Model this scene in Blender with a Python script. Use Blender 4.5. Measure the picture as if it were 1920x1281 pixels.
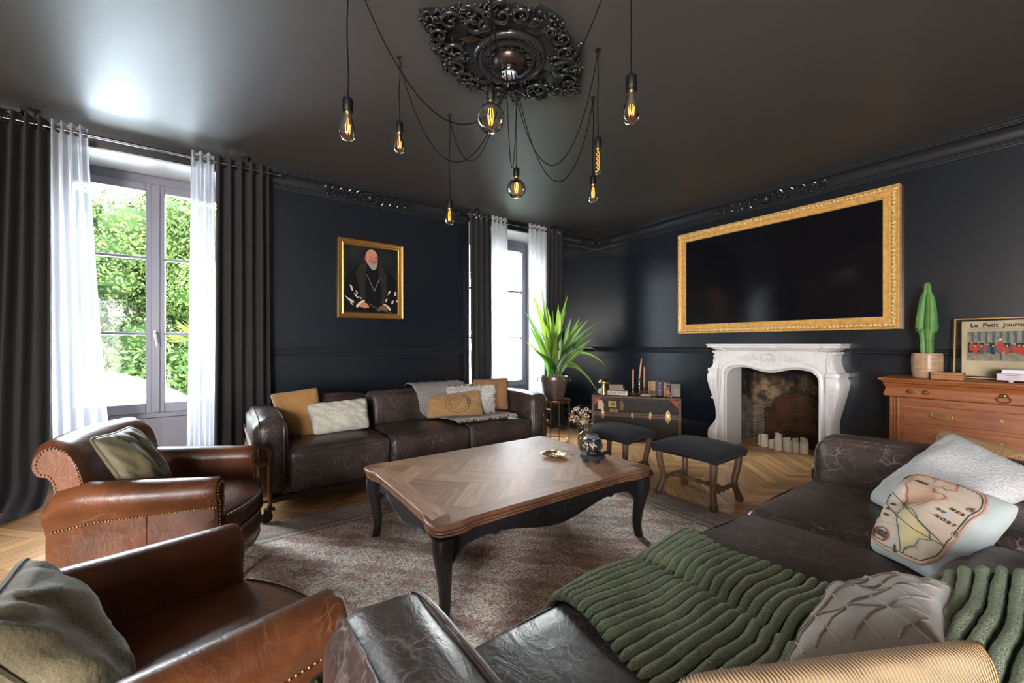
import bpy, bmesh, math, random
from math import sin, cos, pi, radians as R
from mathutils import Vector as V, Matrix, noise

scene = bpy.context.scene
for o in list(bpy.data.objects):
    bpy.data.objects.remove(o)

# ---------------------------------------------------------------- camera
cam = bpy.data.objects.new('camera', bpy.data.cameras.new('camera'))
scene.collection.objects.link(cam)
cam.location = (0, 0, 1.145)
cam.rotation_euler = (R(90), 0, R(-35.5))
cam.data.sensor_width = 36
cam.data.lens = 36 * 763 / 1920
cam.data.shift_y = 4.5 / 1920
cam.data.clip_start = .02
cam.data.clip_end = 300
scene.camera = cam

# ---------------------------------------------------------------- daylight and exposure
scene.view_settings.view_transform = 'Standard'
scene.view_settings.look = 'None'
scene.view_settings.gamma = 1
scene.view_settings.use_curve_mapping = False
scene.view_settings.exposure = 2.2
w = bpy.data.worlds.new('overcast_sky')
scene.world = w
w.use_nodes = True
wn = w.node_tree
bg = wn.nodes['Background']
wt = wn.nodes.new('ShaderNodeTexCoord')
wsep = wn.nodes.new('ShaderNodeSeparateXYZ')
wr = wn.nodes.new('ShaderNodeValToRGB')
wn.links.new(wt.outputs['Generated'], wsep.inputs[0])
wn.links.new(wsep.outputs['Z'], wr.inputs[0])
wr.color_ramp.elements[0].position = .0
wr.color_ramp.elements[0].color = (1, .97, .93, 1)
wr.color_ramp.elements[1].position = .9
wr.color_ramp.elements[1].color = (.62, .78, 1, 1)
wn.links.new(wr.outputs[0], bg.inputs[0])
bg.inputs[1].default_value = 20.0

XB, YA, H, XL, YR = 4.706, 4.37, 2.775, -3.3, -2.9     # right wall, window wall, ceiling, left wall, rear wall
def portal(loc, rot, sx, sy):
    l = bpy.data.lights.new('window_and_fill_portal', 'AREA')
    l.shape = 'RECTANGLE'; l.size = sx; l.size_y = sy
    l.cycles.is_portal = True
    o = bpy.data.objects.new('window_and_fill_portal', l)
    scene.collection.objects.link(o)
    o.location = loc; o.rotation_euler = rot
portal((-.48, YA + .62, 1.55), (R(-90), 0, 0), 1.25, 2.15)
portal((3.09, YA + .62, 1.55), (R(-90), 0, 0), 1.25, 2.15)

portal((XL - .32, -2.0, 1.3), (R(90), 0, R(-90)), 1.2, 1.7)  # samples the opening added in the unseen left wall for fill
portal((-2.38, YR - .32, 1.3), (R(90), 0, 0), 1.05, 1.7)  # same for the added opening in the unseen rear wall

# ---------------------------------------------------------------- mesh helpers
C = scene.collection
rnd = random.Random(7)
class MB:
    def __init__(s): s.v = []; s.f = []; s.m = []; s.uv = None; s.val = []
    def add(s, vs, fs, mi=0, val=None, uvs=None):
        b = len(s.v); s.v += [tuple(p) for p in vs]
        s.f += [tuple(i + b for i in f) for f in fs]; s.m += [mi] * len(fs)
        s.val += [rnd.random() if val is None else val] * len(fs)
        if uvs is not None:
            if s.uv is None: s.uv = {}
            for i, u in enumerate(uvs): s.uv[b + i] = u
        return s
    def box(s, a, b, mi=0, val=None):
        x0, y0, z0 = a; x1, y1, z1 = b
        return s.add([(x0,y0,z0),(x1,y0,z0),(x1,y1,z0),(x0,y1,z0),(x0,y0,z1),(x1,y0,z1),(x1,y1,z1),(x0,y1,z1)],
            [(0,3,2,1),(4,5,6,7),(0,1,5,4),(1,2,6,5),(2,3,7,6),(3,0,4,7)], mi, val)
    def obox(s, c, h, ax=None, mi=0, val=None):      # box with centre, half sizes and a rotation matrix
        ax = ax or Matrix.Identity(3); c = V(c)
        vs = [c + ax @ V((sx*h[0], sy*h[1], sz*h[2])) for sz in (-1,1) for sx, sy in ((-1,-1),(1,-1),(1,1),(-1,1))]
        return s.add(vs, [(0,3,2,1),(4,5,6,7),(0,1,5,4),(1,2,6,5),(2,3,7,6),(3,0,4,7)], mi, val)
    def loft(s, secs, caps=True, closed=True, mi=0, val=None, uvs=None):
        n = len(secs[0]); vs = [p for q in secs for p in q]; fs = []
        for i in range(len(secs) - 1):
            for j in range(n if closed else n - 1):
                k = (j + 1) % n
                fs.append((i*n+j, i*n+k, (i+1)*n+k, (i+1)*n+j))
        if caps and closed: fs += [tuple(range(n))[::-1], tuple((len(secs)-1)*n + j for j in range(n))]
        return s.add(vs, fs, mi, val, uvs)
    def tube(s, pts, r, seg=8, caps=True, mi=0, closed=False, flat=1.0, val=None):
        pts = [V(p) for p in pts]; n = len(pts)
        rr = r if isinstance(r, (list, tuple)) else [r] * n
        t = []
        for i in range(n):
            a = pts[(i-1) % n] if (i or closed) else pts[0]; b = pts[(i+1) % n] if (i < n-1 or closed) else pts[-1]
            d = b - a; t.append(d.normalized() if d.length > 1e-9 else V((0,0,1)))
        u = t[0].orthogonal().normalized() if abs(t[0].z) > .95 else V((0,0,1)).cross(t[0]).normalized()
        secs = []
        for i in range(n):
            u = (u - t[i] * u.dot(t[i]))
            u = u.normalized() if u.length > 1e-6 else t[i].orthogonal().normalized()
            w_ = t[i].cross(u)
            secs.append([pts[i] + (u * cos(2*pi*j/seg) + w_ * sin(2*pi*j/seg) * flat) * rr[i] for j in range(seg)])
        if closed: secs.append(secs[0]); caps = False
        return s.loft(secs, caps, True, mi, val)
    def lathe(s, prof, seg=24, c=(0,0,0), mi=0, sx=1, sy=1, val=None, ax=None):
        secs = []
        for r, z in prof:
            q = [V((r*sx*cos(2*pi*j/seg), r*sy*sin(2*pi*j/seg), z)) for j in range(seg)]
            secs.append([(ax @ p if ax else p) + V(c) for p in q])
        return s.loft(secs, True, True, mi, val)
    def ball(s, c, r, seg=12, mi=0, ax=None, val=None):
        r = r if isinstance(r, (tuple, list)) else (r, r, r); ns = max(4, seg//2)
        secs = []
        for i in range(ns + 1):
            th = pi * i / ns; k = max(sin(th), .01)
            q = [V((r[0]*k*cos(2*pi*j/seg), r[1]*k*sin(2*pi*j/seg), -r[2]*cos(th))) for j in range(seg)]
            secs.append([(ax @ p if ax else p) + V(c) for p in q])
        return s.loft(secs, True, True, mi, val)
    def prism(s, poly, a, b, axis='z', mi=0, val=None):   # polygon extruded between a and b along an axis
        def P(p, t):
            return {'z': (p[0], p[1], t), 'x': (t, p[0], p[1]), 'y': (p[0], t, p[1])}[axis]
        return s.loft([[P(p, a) for p in poly], [P(p, b) for p in poly]], True, True, mi, val)
    def torus(s, c, r, rt, ax=None, seg=24, st=8, mi=0):
        pts = [(ax @ V((r*cos(2*pi*i/seg), r*sin(2*pi*i/seg), 0)) if ax else V((r*cos(2*pi*i/seg), r*sin(2*pi*i/seg), 0))) + V(c) for i in range(seg)]
        return s.tube(pts, rt, st, mi=mi, closed=True)
    def rbox(s, c, h, r, puff=(0,0,0), n=6, mi=0, ns=0.0, nf=6.0, ax=None, seed=0):   # softly padded box
        c = V(c)
        def coords(hh):
            q = min(r, hh * .98)
            a = [-hh + q * t for t in (0, .12, .35, .65)] + [(-1 + 2*t/n) * (hh - q) for t in range(n + 1)]
            return a + [-x for x in a[:4]][::-1]
        co = [coords(q) for q in h]
        cache = {}; vs = []; fs = []
        def vert(p):
            k = tuple(round(q, 5) for q in p)
            if k in cache: return cache[k]
            cl = V([max(-(h[i] - min(r, h[i]*.98)), min(h[i] - min(r, h[i]*.98), p[i])) for i in range(3)])
            d = V(p) - cl; o = cl + (d.normalized() * r if d.length > 1e-6 else d)
            u = [p[i] / h[i] for i in range(3)]
            for i in range(3):
                j, k2 = (i+1) % 3, (i+2) % 3
                o[i] += u[i] * abs(u[i]) * puff[i] * max(0, 1 - u[j]**2) ** .6 * max(0, 1 - u[k2]**2) ** .6
            if ns:
                nn = noise.noise_vector(V(o) * nf + V((seed*7.1, 3.3, 1.7)))
                o = o + nn * ns
            cache[k] = len(vs); vs.append((ax @ o if ax else o) + c); return cache[k]
        for ax_i in range(3):
            j, k = (ax_i + 1) % 3, (ax_i + 2) % 3
            for sgn in (-1, 1):
                for a in range(len(co[j]) - 1):
                    for b in range(len(co[k]) - 1):
                        q = []
                        for (da, db) in ((0,0),(1,0),(1,1),(0,1)):
                            p = [0,0,0]; p[ax_i] = sgn * h[ax_i]; p[j] = co[j][a+da]; p[k] = co[k][b+db]; q.append(vert(p))
                        fs.append(tuple(q if sgn > 0 else q[::-1]))
        return s.add(vs, fs, mi)
    def build(s, name, mats, parent=None, smooth=35, bevel=0, bseg=2, sub=0, loc=None):
        me = bpy.data.meshes.new(name)
        me.from_pydata(s.v, [], s.f)
        mats = mats if isinstance(mats, (list, tuple)) else [mats]
        for m in mats: me.materials.append(m)
        me.polygons.foreach_set('material_index', s.m)
        at = me.attributes.new('val', 'FLOAT', 'FACE'); at.data.foreach_set('value', s.val)
        if s.uv is not None:
            ul = me.uv_layers.new(name='UVMap')
            for l in me.loops: ul.data[l.index].uv = s.uv.get(l.vertex_index, (0, 0))
        me.update()
        if smooth:
            me.polygons.foreach_set('use_smooth', [True] * len(me.polygons))
            if smooth < 180: me.set_sharp_from_angle(angle=R(smooth))
        o = bpy.data.objects.new(name, me); C.objects.link(o)
        if parent: o.parent = parent
        if loc: o.location = loc
        if bevel:
            m = o.modifiers.new('bevel', 'BEVEL'); m.width = bevel; m.segments = bseg; m.limit_method = 'ANGLE'; m.angle_limit = R(40)
        if sub:
            m = o.modifiers.new('sub', 'SUBSURF'); m.levels = sub; m.render_levels = sub
        return o

def tag(o, label, cat, group=None):
    o['label'] = label; o['category'] = cat
    if group: o['group'] = group
    return o
def thing(name, label, cat, loc=(0,0,0), rz=0, group=None, rx=0, ry=0):
    o = bpy.data.objects.new(name, None); C.objects.link(o); o.empty_display_size = .1
    o.location = loc; o.rotation_euler = (rx, ry, rz)
    return tag(o, label, cat, group)
def struct(o): o['kind'] = 'structure'; return o
def dup(root, loc, rz, label, group=None):
    r = root.copy(); C.objects.link(r); r.location = loc; r.rotation_euler = (0, 0, rz); r['label'] = label
    if group: r['group'] = group
    for ch in list(root.children):
        c = ch.copy(); C.objects.link(c); c.parent = r
        for g in ch.children:
            d = g.copy(); C.objects.link(d); d.parent = c
    return r
def spiral(c, r0, turns, start, ax, n=26, hand=1, depth=0):   # points of a scroll in the plane of ax
    out = []
    for i in range(n + 1):
        t = i / n; a = start + hand * turns * 2 * pi * t; r = r0 * (1 - .86 * t)
        out.append(V(c) + ax @ V((r * cos(a), r * sin(a), depth * t)))
    return out
def bez(p0, p1, p2, p3, n=12):
    p0, p1, p2, p3 = map(V, (p0, p1, p2, p3))
    return [p0*(1-t)**3 + p1*3*t*(1-t)**2 + p2*3*t*t*(1-t) + p3*t**3 for t in [i/n for i in range(n+1)]]
def smooth_path(pts, k=6):    # Catmull-Rom through the points
    P = [V(p) for p in pts]; P = [P[0]*2 - P[1]] + P + [P[-1]*2 - P[-2]]; out = []
    for i in range(1, len(P) - 2):
        for j in range(k):
            t = j / k; a, b, c, d = P[i-1], P[i], P[i+1], P[i+2]
            out.append(.5 * ((2*b) + (c-a)*t + (2*a - 5*b + 4*c - d)*t*t + (3*b - a - 3*c + d)*t**3))
    return out + [P[-2]]
def text_mesh(txt, size, extrude=.0005, bold=0):
    cu = bpy.data.curves.new('txt', 'FONT'); cu.body = txt; cu.size = size; cu.extrude = extrude; cu.offset = bold
    cu.align_x = 'CENTER'; cu.align_y = 'CENTER'; cu.resolution_u = 3
    o = bpy.data.objects.new('txt', cu); C.objects.link(o)
    me = bpy.data.meshes.new_from_object(o.evaluated_get(bpy.context.evaluated_depsgraph_get()))
    bpy.data.objects.remove(o)
    return me
def text(txt, size, m, parent, mat4, name='lettering', bold=0, extrude=.0005):
    me = text_mesh(txt, size, extrude, bold); me.transform(mat4); me.materials.clear(); me.materials.append(m)
    o = bpy.data.objects.new(name, me); C.objects.link(o)
    if parent: o.parent = parent
    return o
def frame3(x, y, o=(0,0,0)):      # 4x4 with given x, y axes
    x = V(x).normalized(); z = x.cross(V(y)).normalized(); y = z.cross(x)
    m = Matrix((x, y, z)).transposed().to_4x4(); m.translation = V(o); return m

# ---------------------------------------------------------------- materials
def nt(name):
    m = bpy.data.materials.new(name); m.use_nodes = True; t = m.node_tree
    return m, t, t.nodes['Principled BSDF']
def N(t, typ, **kw):
    n = t.nodes.new('ShaderNode' + typ)
    for k, v in kw.items():
        if k.startswith('i_'):
            key = k[2:]
            n.inputs[int(key) if key.isdigit() else key.replace('_', ' ')].default_value = v
        else: setattr(n, k, v)
    return n
def ramp(t, stops, src, interp='LINEAR'):
    r = t.nodes.new('ShaderNodeValToRGB'); e = r.color_ramp.elements; r.color_ramp.interpolation = interp
    e[0].position, e[0].color = stops[0][0], (*stops[0][1], 1); e[1].position, e[1].color = stops[-1][0], (*stops[-1][1], 1)
    for p, c in stops[1:-1]: x = e.new(p); x.color = (*c, 1)
    t.links.new(src, r.inputs[0]); return r.outputs[0]
def g3(x): return (x, x, x)
def mix(t, f, a, b, mode='MIX'):
    n = t.nodes.new('ShaderNodeMix'); n.data_type = 'RGBA'; n.blend_type = mode
    for s, v in ((0, f), (6, a), (7, b)):
        if isinstance(v, bpy.types.NodeSocket): t.links.new(v, n.inputs[s])
        else: n.inputs[s].default_value = v if s == 0 else (*v, 1)
    return n.outputs[2]
def coords(t, scale=(1,1,1), kind='Object', rot=(0,0,0)):
    a = N(t, 'TexCoord'); b = N(t, 'Mapping'); b.inputs['Scale'].default_value = scale; b.inputs['Rotation'].default_value = rot
    t.links.new(a.outputs[kind], b.inputs[0]); return b.outputs[0]
def noi(t, co, sc, det=3, rough=.5, dist=0):
    n = N(t, 'TexNoise', i_Scale=sc, i_Detail=det, i_Roughness=rough, i_Distortion=dist); t.links.new(co, n.inputs['Vector']); return n.outputs['Fac']
def bump(t, p, h, strength=.3, dist=.002):
    b = N(t, 'Bump', i_Strength=strength, i_Distance=dist); t.links.new(h, b.inputs['Height']); t.links.new(b.outputs[0], p.inputs['Normal']); return b
def simple(name, col, rough=.6, metal=0, var=0, vs=8, bmp=0, bs=40, bd=.002, scale=(1,1,1), **kw):
    m, t, p = nt(name)
    p.inputs['Base Color'].default_value = (*col, 1); p.inputs['Roughness'].default_value = rough; p.inputs['Metallic'].default_value = metal
    for k, v in kw.items(): p.inputs[k.replace('_', ' ')].default_value = v
    co = coords(t, scale)
    if var:
        f = noi(t, co, vs, 4)
        t.links.new(ramp(t, [(.3, tuple(c*(1-var) for c in col)), (.7, tuple(min(1, c*(1+var)) for c in col))], f), p.inputs['Base Color'])
    if bmp: bump(t, p, noi(t, co, bs, 3), bmp, bd)
    return m
def leather(name, dark, mid, crack, rough=.33, cs=9, amt=.6, wr=.5, spec=.5):
    m, t, p = nt(name); co = coords(t)
    n1 = noi(t, co, 3.2, 4, .6); n2 = noi(t, co, 14, 3, .6, .6)
    col = ramp(t, [(.32, dark), (.68, mid)], n1)
    dn = N(t, 'TexNoise', i_Scale=5, i_Detail=3); t.links.new(co, dn.inputs['Vector'])
    va = N(t, 'VectorMath', operation='MULTIPLY_ADD'); t.links.new(dn.outputs['Color'], va.inputs[0]); va.inputs[1].default_value = (.18,.18,.18); t.links.new(co, va.inputs[2])
    cr = []
    for s_, wd in ((cs, .016), (cs*2.7, .03)):
        vo = N(t, 'TexVoronoi', feature='DISTANCE_TO_EDGE', i_Scale=s_); t.links.new(va.outputs[0], vo.inputs['Vector'])
        cr.append(ramp(t, [(0, (1,1,1)), (wd*1.8, (0,0,0))], vo.outputs['Distance']))
    c2 = mix(t, .6, cr[0], cr[1], 'ADD')
    mask = ramp(t, [(.42, (0,0,0)), (.66, g3(amt))], noi(t, co, 4.5, 3, .6))
    f = mix(t, 1.0, c2, mask, 'MULTIPLY')
    bw = N(t, 'RGBToBW'); t.links.new(f, bw.inputs[0])
    col = mix(t, bw.outputs[0], col, crack)
    t.links.new(col, p.inputs['Base Color'])
    t.links.new(ramp(t, [(.3, g3(rough - .03)), (.75, g3(rough + .07))], n2), p.inputs['Roughness'])
    p.inputs['Specular IOR Level'].default_value = spec
    wv = noi(t, coords(t, (2.6, 1, 1.5), rot=(0, 0, .4)), 6, 5, .6, 1.4)
    b1 = N(t, 'Bump', i_Strength=wr, i_Distance=.012); t.links.new(wv, b1.inputs['Height'])
    b2 = N(t, 'Bump', i_Strength=.25, i_Distance=.0015); t.links.new(noi(t, co, 170, 2), b2.inputs['Height']); t.links.new(b1.outputs[0], b2.inputs['Normal'])
    t.links.new(b2.outputs[0], p.inputs['Normal'])
    return m
def wood(name, a, b, rough=.45, sc=(3, 30, 30), vamt=.25, dk=(.5,.5,.5), attr=False, uv=False, bmpd=.0006):
    m, t, p = nt(name)
    co = coords(t, sc, 'UV' if uv else 'Object')
    if attr:
        at = N(t, 'Attribute', attribute_name='val'); cx = N(t, 'VectorMath', operation='ADD'); t.links.new(co, cx.inputs[0])
        ml = N(t, 'Math', operation='MULTIPLY'); ml.inputs[1].default_value = 37; t.links.new(at.outputs['Fac'], ml.inputs[0]); t.links.new(ml.outputs[0], cx.inputs[1]); co = cx.outputs[0]
    f = noi(t, co, 1.0, 5, .6, .8)
    col = ramp(t, [(.3, a), (.7, b)], f)
    if attr:
        r = ramp(t, [(0, g3(1 - vamt)), (1, g3(1 + vamt*.5))], at.outputs['Fac'])
        col = mix(t, 1, col, r, 'MULTIPLY')
    t.links.new(col, p.inputs['Base Color']); p.inputs['Roughness'].default_value = rough
    bump(t, p, f, .25, bmpd)
    return m
def fabric(name, a, b, sc=140, rough=.9, bd=.003, vs=5, sheen=.3, st=.6):
    m, t, p = nt(name); co = coords(t)
    f = noi(t, co, sc, 2, .6); g = noi(t, co, vs, 3)
    c1 = mix(t, f, a, b); dk = ramp(t, [(.3, g3(.82)), (.7, g3(1.1))], g)
    t.links.new(mix(t, 1, c1, dk, 'MULTIPLY'), p.inputs['Base Color']); p.inputs['Roughness'].default_value = rough
    p.inputs['Sheen Weight'].default_value = sheen
    bump(t, p, f, st, bd); return m
def glassy(name, tint, fac=.12, rough=.0, ior=1.45):
    m, t, p = nt(name); t.nodes.remove(p)
    tr = N(t, 'BsdfTransparent'); tr.inputs[0].default_value = (*tint, 1)
    gl = N(t, 'BsdfGlossy'); gl.inputs['Roughness'].default_value = rough
    fr = N(t, 'Fresnel'); fr.inputs['IOR'].default_value = ior
    mx = N(t, 'MixShader'); t.links.new(fr.outputs[0], mx.inputs[0]); t.links.new(tr.outputs[0], mx.inputs[1]); t.links.new(gl.outputs[0], mx.inputs[2])
    t.links.new(mx.outputs[0], t.nodes['Material Output'].inputs[0]); return m
def emit(name, col, s):
    m, t, p = nt(name); p.inputs['Base Color'].default_value = (*col, 1)
    p.inputs['Emission Color'].default_value = (*col, 1); p.inputs['Emission Strength'].default_value = s; return m

M_wall = simple('navy_black_wall_paint', (.008, .0115, .017), .23, bmp=.08, bs=16, bd=.002, Specular_IOR_Level=.9)
M_ceil = simple('satin_black_ceiling_paint', (.07, .067, .065), .5, bmp=.15, bs=5, bd=.006, Specular_IOR_Level=.72)
M_trim = simple('black_plaster_trim_paint', (.018, .02, .024), .27)
M_rose = simple('black_lacquered_plaster', (.02, .021, .023), .22)
M_frame = simple('grey_window_frame_paint', (.16, .16, .2), .4)
M_reveal = simple('pale_grey_reveal_paint', (.42, .42, .42), .45)
M_apron = simple('lit_mauve_grey_panel', (.15, .14, .17), .5)  # lit tone of the same paint, put into the panel colour
M_pale = simple('pale_taupe_wall_paint', (.3, .25, .22), .7)
M_dleath = leather('dark_brown_cracked_leather', (.02, .013, .011), (.07, .045, .037), (.22, .18, .17), .38, 12, .8, .28)
M_tan = leather('cognac_brown_leather', (.06, .019, .008), (.19, .063, .022), (.32, .15, .08), .32, 9, .4, .2)
M_pipe = simple('bronze_iron_pipe', (.17, .1, .055), .34, 1, var=.3)
M_cast = simple('dark_cast_iron', (.05, .04, .035), .45, .8)
M_brass = simple('aged_brass', (.55, .38, .17), .3, 1, var=.25, vs=20)
M_nail = simple('brass_nail_heads', (.5, .34, .17), .3, 1)
M_gold = simple('gilded_wood', (.72, .42, .12), .35, .25, var=.2, vs=30, bmp=.3, bs=90)
M_goldl = simple('light_carved_gilding', (.85, .6, .3), .4, .2, var=.45, vs=70, bmp=.5, bs=120)
M_white = simple('white_painted_marble', (.72, .7, .7), .35, bmp=.1, bs=30)
M_black = simple('matt_black_plastic', (.008, .008, .01), .45)
M_cable = simple('black_fabric_cable', (.003, .003, .003), .8, Specular_IOR_Level=.1)
M_table_dark = simple('black_brown_painted_wood', (.022, .02, .021), .36, var=.2)
M_table_edge = wood('walnut_table_edge', (.15, .06, .03), (.3, .15, .085), .4, (7, 7, 7))
M_parq = wood('oak_parquet_table_top', (.33, .17, .095), (.54, .33, .21), .55, (5, 60, 1), .35, attr=True, uv=True)
M_parq.node_tree.nodes['Principled BSDF'].inputs['Specular IOR Level'].default_value = .36
M_floor = wood('herringbone_oak_floor', (.56, .28, .115), (.82, .48, .22), .36, (3, 45, 1), .38, attr=True, uv=True)
M_groove = simple('dark_floor_joint', (.08, .04, .02), .8)
M_oak = wood('carved_brown_oak', (.1, .055, .027), (.2, .12, .065), .5, (25, 25, 5))
M_pine = wood('orange_pine_chest', (.19, .052, .015), (.33, .105, .03), .45, (30, 4, 30))
M_pinel = wood('orange_pine_moulding', (.22, .062, .018), (.36, .12, .038), .4, (30, 3, 30))
M_velvet = fabric('black_cotton_velvet', (.008, .008, .011), (.022, .02, .026), 220, .85, .002, 5, .06)
M_curt = fabric('dark_grey_linen', (.011, .011, .014), (.028, .024, .024), 300, .9, .001, 3, .05)
M_must = fabric('mustard_suede', (.3, .14, .035), (.4, .2, .06), 200, .85, .001, 4)
M_olive = fabric('olive_velvet', (.085, .066, .03), (.16, .13, .066), 160, .6, .002, 6, .25)
M_cream = fabric('cream_bobble_knit', (.46, .42, .34), (.7, .66, .56), 90, .95, .008, 5, .3, 1)
M_fluff = fabric('white_shaggy_fur', (.6, .56, .52), (.8, .77, .74), 120, .95, .004)
M_taupe = fabric('taupe_pleated_velvet', (.25, .19, .155), (.33, .26, .215), 180, .8, .001, 5, .5)
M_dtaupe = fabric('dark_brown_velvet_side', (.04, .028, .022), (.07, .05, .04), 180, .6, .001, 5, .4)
M_green = fabric('sage_green_chenille', (.10, .14, .065), (.34, .40, .21), 260, .95, .012, 6, .4, 1)
M_gbase = fabric('green_throw_backing', (.025, .045, .025), (.05, .08, .04), 150, .95, .004)
M_boucle = fabric('pale_grey_boucle', (.36, .355, .36), (.62, .61, .61), 110, .95, .006, 5, .3, 1)
M_bluegrey = fabric('pale_blue_grey_cotton', (.36, .4, .4), (.46, .5, .5), 160, .9, .001)
M_glass = glassy('clear_window_glass', (.97, .99, .98), ior=1.35)
M_amber = glassy('amber_bulb_glass', (.99, .9, .74), ior=1.5)
M_smoke = glassy('smoked_globe_glass', (.95, .86, .7), ior=1.5)
M_fil = emit('glowing_filament', (1, .36, .06), .6)
M_wax = simple('ivory_wax', (.82, .74, .58), .5)
M_cop = simple('dusty_pink_candle_wax', (.5, .22, .14), .45)

# ---------------------------------------------------------------- floor
def clip(poly, a, b, c):      # keep a*x + b*y <= c
    out = []
    for i in range(len(poly)):
        p, q = poly[i], poly[(i+1) % len(poly)]
        dp, dq = a*p[0] + b*p[1] - c, a*q[0] + b*q[1] - c
        if dp <= 0: out.append(p)
        if (dp < 0 < dq) or (dq < 0 < dp):
            t = dp / (dp - dq); out.append((p[0] + (q[0]-p[0])*t, p[1] + (q[1]-p[1])*t, p[2] + (q[2]-p[2])*t, p[3] + (q[3]-p[3])*t))
    return out
def herringbone(mb, x0, x1, y0, y1, w, L, ox, oy, z, ang=-pi/4, gap=.0012, th=None):
    ca, sa = cos(ang), sin(ang); rr = random.Random(3)
    n = int(max(x1-x0, y1-y0) * 2.2 / w) + 4
    for i in range(-n, n):
        for j in range(-n, n):
            bu, bv = i*w + j*L, i*w - j*L
            for k, (u0, v0, lu, lv) in enumerate(((0, 0, L, w), (0, w, w, L))):
                q = []
                cu, cv = bu + u0 + lu/2, bv + v0 + lv/2
                cx, cy = ox + cu*ca - cv*sa, oy + cu*sa + cv*ca
                if not (x0 - L < cx < x1 + L and y0 - L < cy < y1 + L): continue
                g = gap
                for a, b in ((u0+g, v0+g), (u0+lu-g, v0+g), (u0+lu-g, v0+lv-g), (u0+g, v0+lv-g)):
                    u, v = bu + a, bv + b
                    tu, tv = (a-u0, b-v0) if k == 0 else (b-v0, a-u0)
                    q.append((ox + u*ca - v*sa, oy + u*sa + v*ca, tu, tv))
                for c in ((-1,0,-x0), (1,0,x1), (0,-1,-y0), (0,1,y1)):
                    q = clip(q, *c)
                    if not q: break
                if len(q) < 3: continue
                val = rr.random() * .8 + (.2 if k else 0)  # one plank direction painted lighter, imitating its directional sheen
                du, dv = rr.random()*9, rr.random()*9
                mb.add([(p[0], p[1], z) for p in q], [tuple(range(len(q)))], 0, val, [(p[2]+du, p[3]+dv) for p in q])
mb = MB(); herringbone(mb, XL, 5.3, YR, 4.85, .08, .606, 3.339 - .054, 1.46, 0)
mb.m = [0]*len(mb.f)
mb.add([(XL-.4,YR-.4,-.004),(5.5,YR-.4,-.004),(5.5,4.95,-.004),(XL-.4,4.95,-.004)], [(0,1,2,3)], 1)
struct(mb.build('floor', [M_floor, M_groove], smooth=0))

# ---------------------------------------------------------------- walls
W1 = (-1.105, .145); W2 = (2.465, 3.715); ZT = 2.65; YO = 4.95
mb = MB()
for x0, x1 in ((XL - .3, W1[0]), (W1[1], W2[0]), (W2[1], 5.6)): mb.box((x0, YA, -.02), (x1, YO, H + .1))
for a, b in (W1, W2): mb.box((a, YA, ZT), (b, YO, H + .1))
struct(mb.build('wall_window_side', M_wall, smooth=0))
FY0, FY1, FZ = 1.40, 2.34, .96
mb = MB()
mb.box((XB, YR - .3, -.02), (4.9, FY0, H + .1)); mb.box((XB, FY1, -.02), (4.9, YA, H + .1)); mb.box((XB, FY0, FZ), (4.9, FY1, H + .1))
struct(mb.build('wall_fireplace_side', M_wall, smooth=0))
mb = MB(); mb.box((XL - .3, YR - .3, -.02), (XL, -2.6, H + .1)); mb.box((XL - .3, -1.4, -.02), (XL, YO, H + .1)); mb.box((XL - .3, -2.6, -.02), (XL, -1.4, .45)); mb.box((XL - .3, -2.6, 2.15), (XL, -1.4, H + .1)); struct(mb.build('wall_left', M_pale, smooth=0))  # gap in this wall is an added, unseen opening that lets in fill light
mb = MB()
mb.box((XL, YR - .3, -.02), (-2.9, YR, H + .1)); mb.box((-1.85, YR - .3, -.02), (XB, YR, H + .1))
mb.box((-2.9, YR - .3, -.02), (-1.85, YR, .45)); mb.box((-2.9, YR - .3, 2.15), (-1.85, YR, H + .1))  # these close round an unseen opening added to supply fill light
struct(mb.build('wall_rear', M_wall, smooth=0))
mb = MB(); mb.box((XL - .3, YR - .3, H), (5.6, YO, H + .12)); struct(mb.build('ceiling', M_ceil, smooth=0))

# window reveals and the recessed panels under them
k = 1
for a, b in (W1, W2):
    mb = MB()
    mb.box((a, YA + .004, 0), (a + .012, 4.80, ZT)); mb.box((b - .012, YA + .004, 0), (b, 4.80, ZT)); mb.box((a, YA + .004, ZT - .012), (b, 4.80, ZT))
    struct(mb.build('trim_%d' % k, M_reveal, smooth=0)); k += 1
    mb = MB(); mb.box((a + .013, 4.80, 0), (b - .013, 4.94, .485)); mb.box((a + .013, 4.79, .455), (b - .013, 4.80, .485))
    struct(mb.build('trim_%d' % k, M_apron, smooth=0)); k += 1

# cornice, chair rail, baseboard
cove = [(.02 + .052*(1 - cos(t*pi/10)), 2.642 + .078*sin(t*pi/10)) for t in range(6)]
PC = [(0,2.588),(.012,2.588),(.014,2.594),(.014,2.602),(.022,2.604),(.024,2.612),(.022,2.62),(.012,2.623),(.012,2.634),(.02,2.636)] + cove + [(.078,2.722),(.08,2.728),(.078,2.735),(.086,2.737),(.088,2.748),(.095,2.752),(.095,2.7749),(0,2.7749)]
PR = [(0,1.03),(.012,1.03),(.016,1.036),(.012,1.044),(.01,1.052),(.014,1.056),(.028,1.062),(.03,1.07),(.026,1.078),(.012,1.082),(.012,1.09),(.018,1.096),(.014,1.102),(0,1.102)]
PB = [(0,0),(.02,0),(.02,.15),(.024,.156),(.02,.163),(.014,.168),(.014,.182),(.02,.188),(.014,.2),(.008,.214),(0,.214)]
def run_a(name, prof, segs, m=M_trim):
    mb = MB()
    for x0, x1 in segs: mb.prism([(YA - d, z) for d, z in prof], x0, x1, 'x')
    struct(mb.build(name, m, smooth=50))
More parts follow.
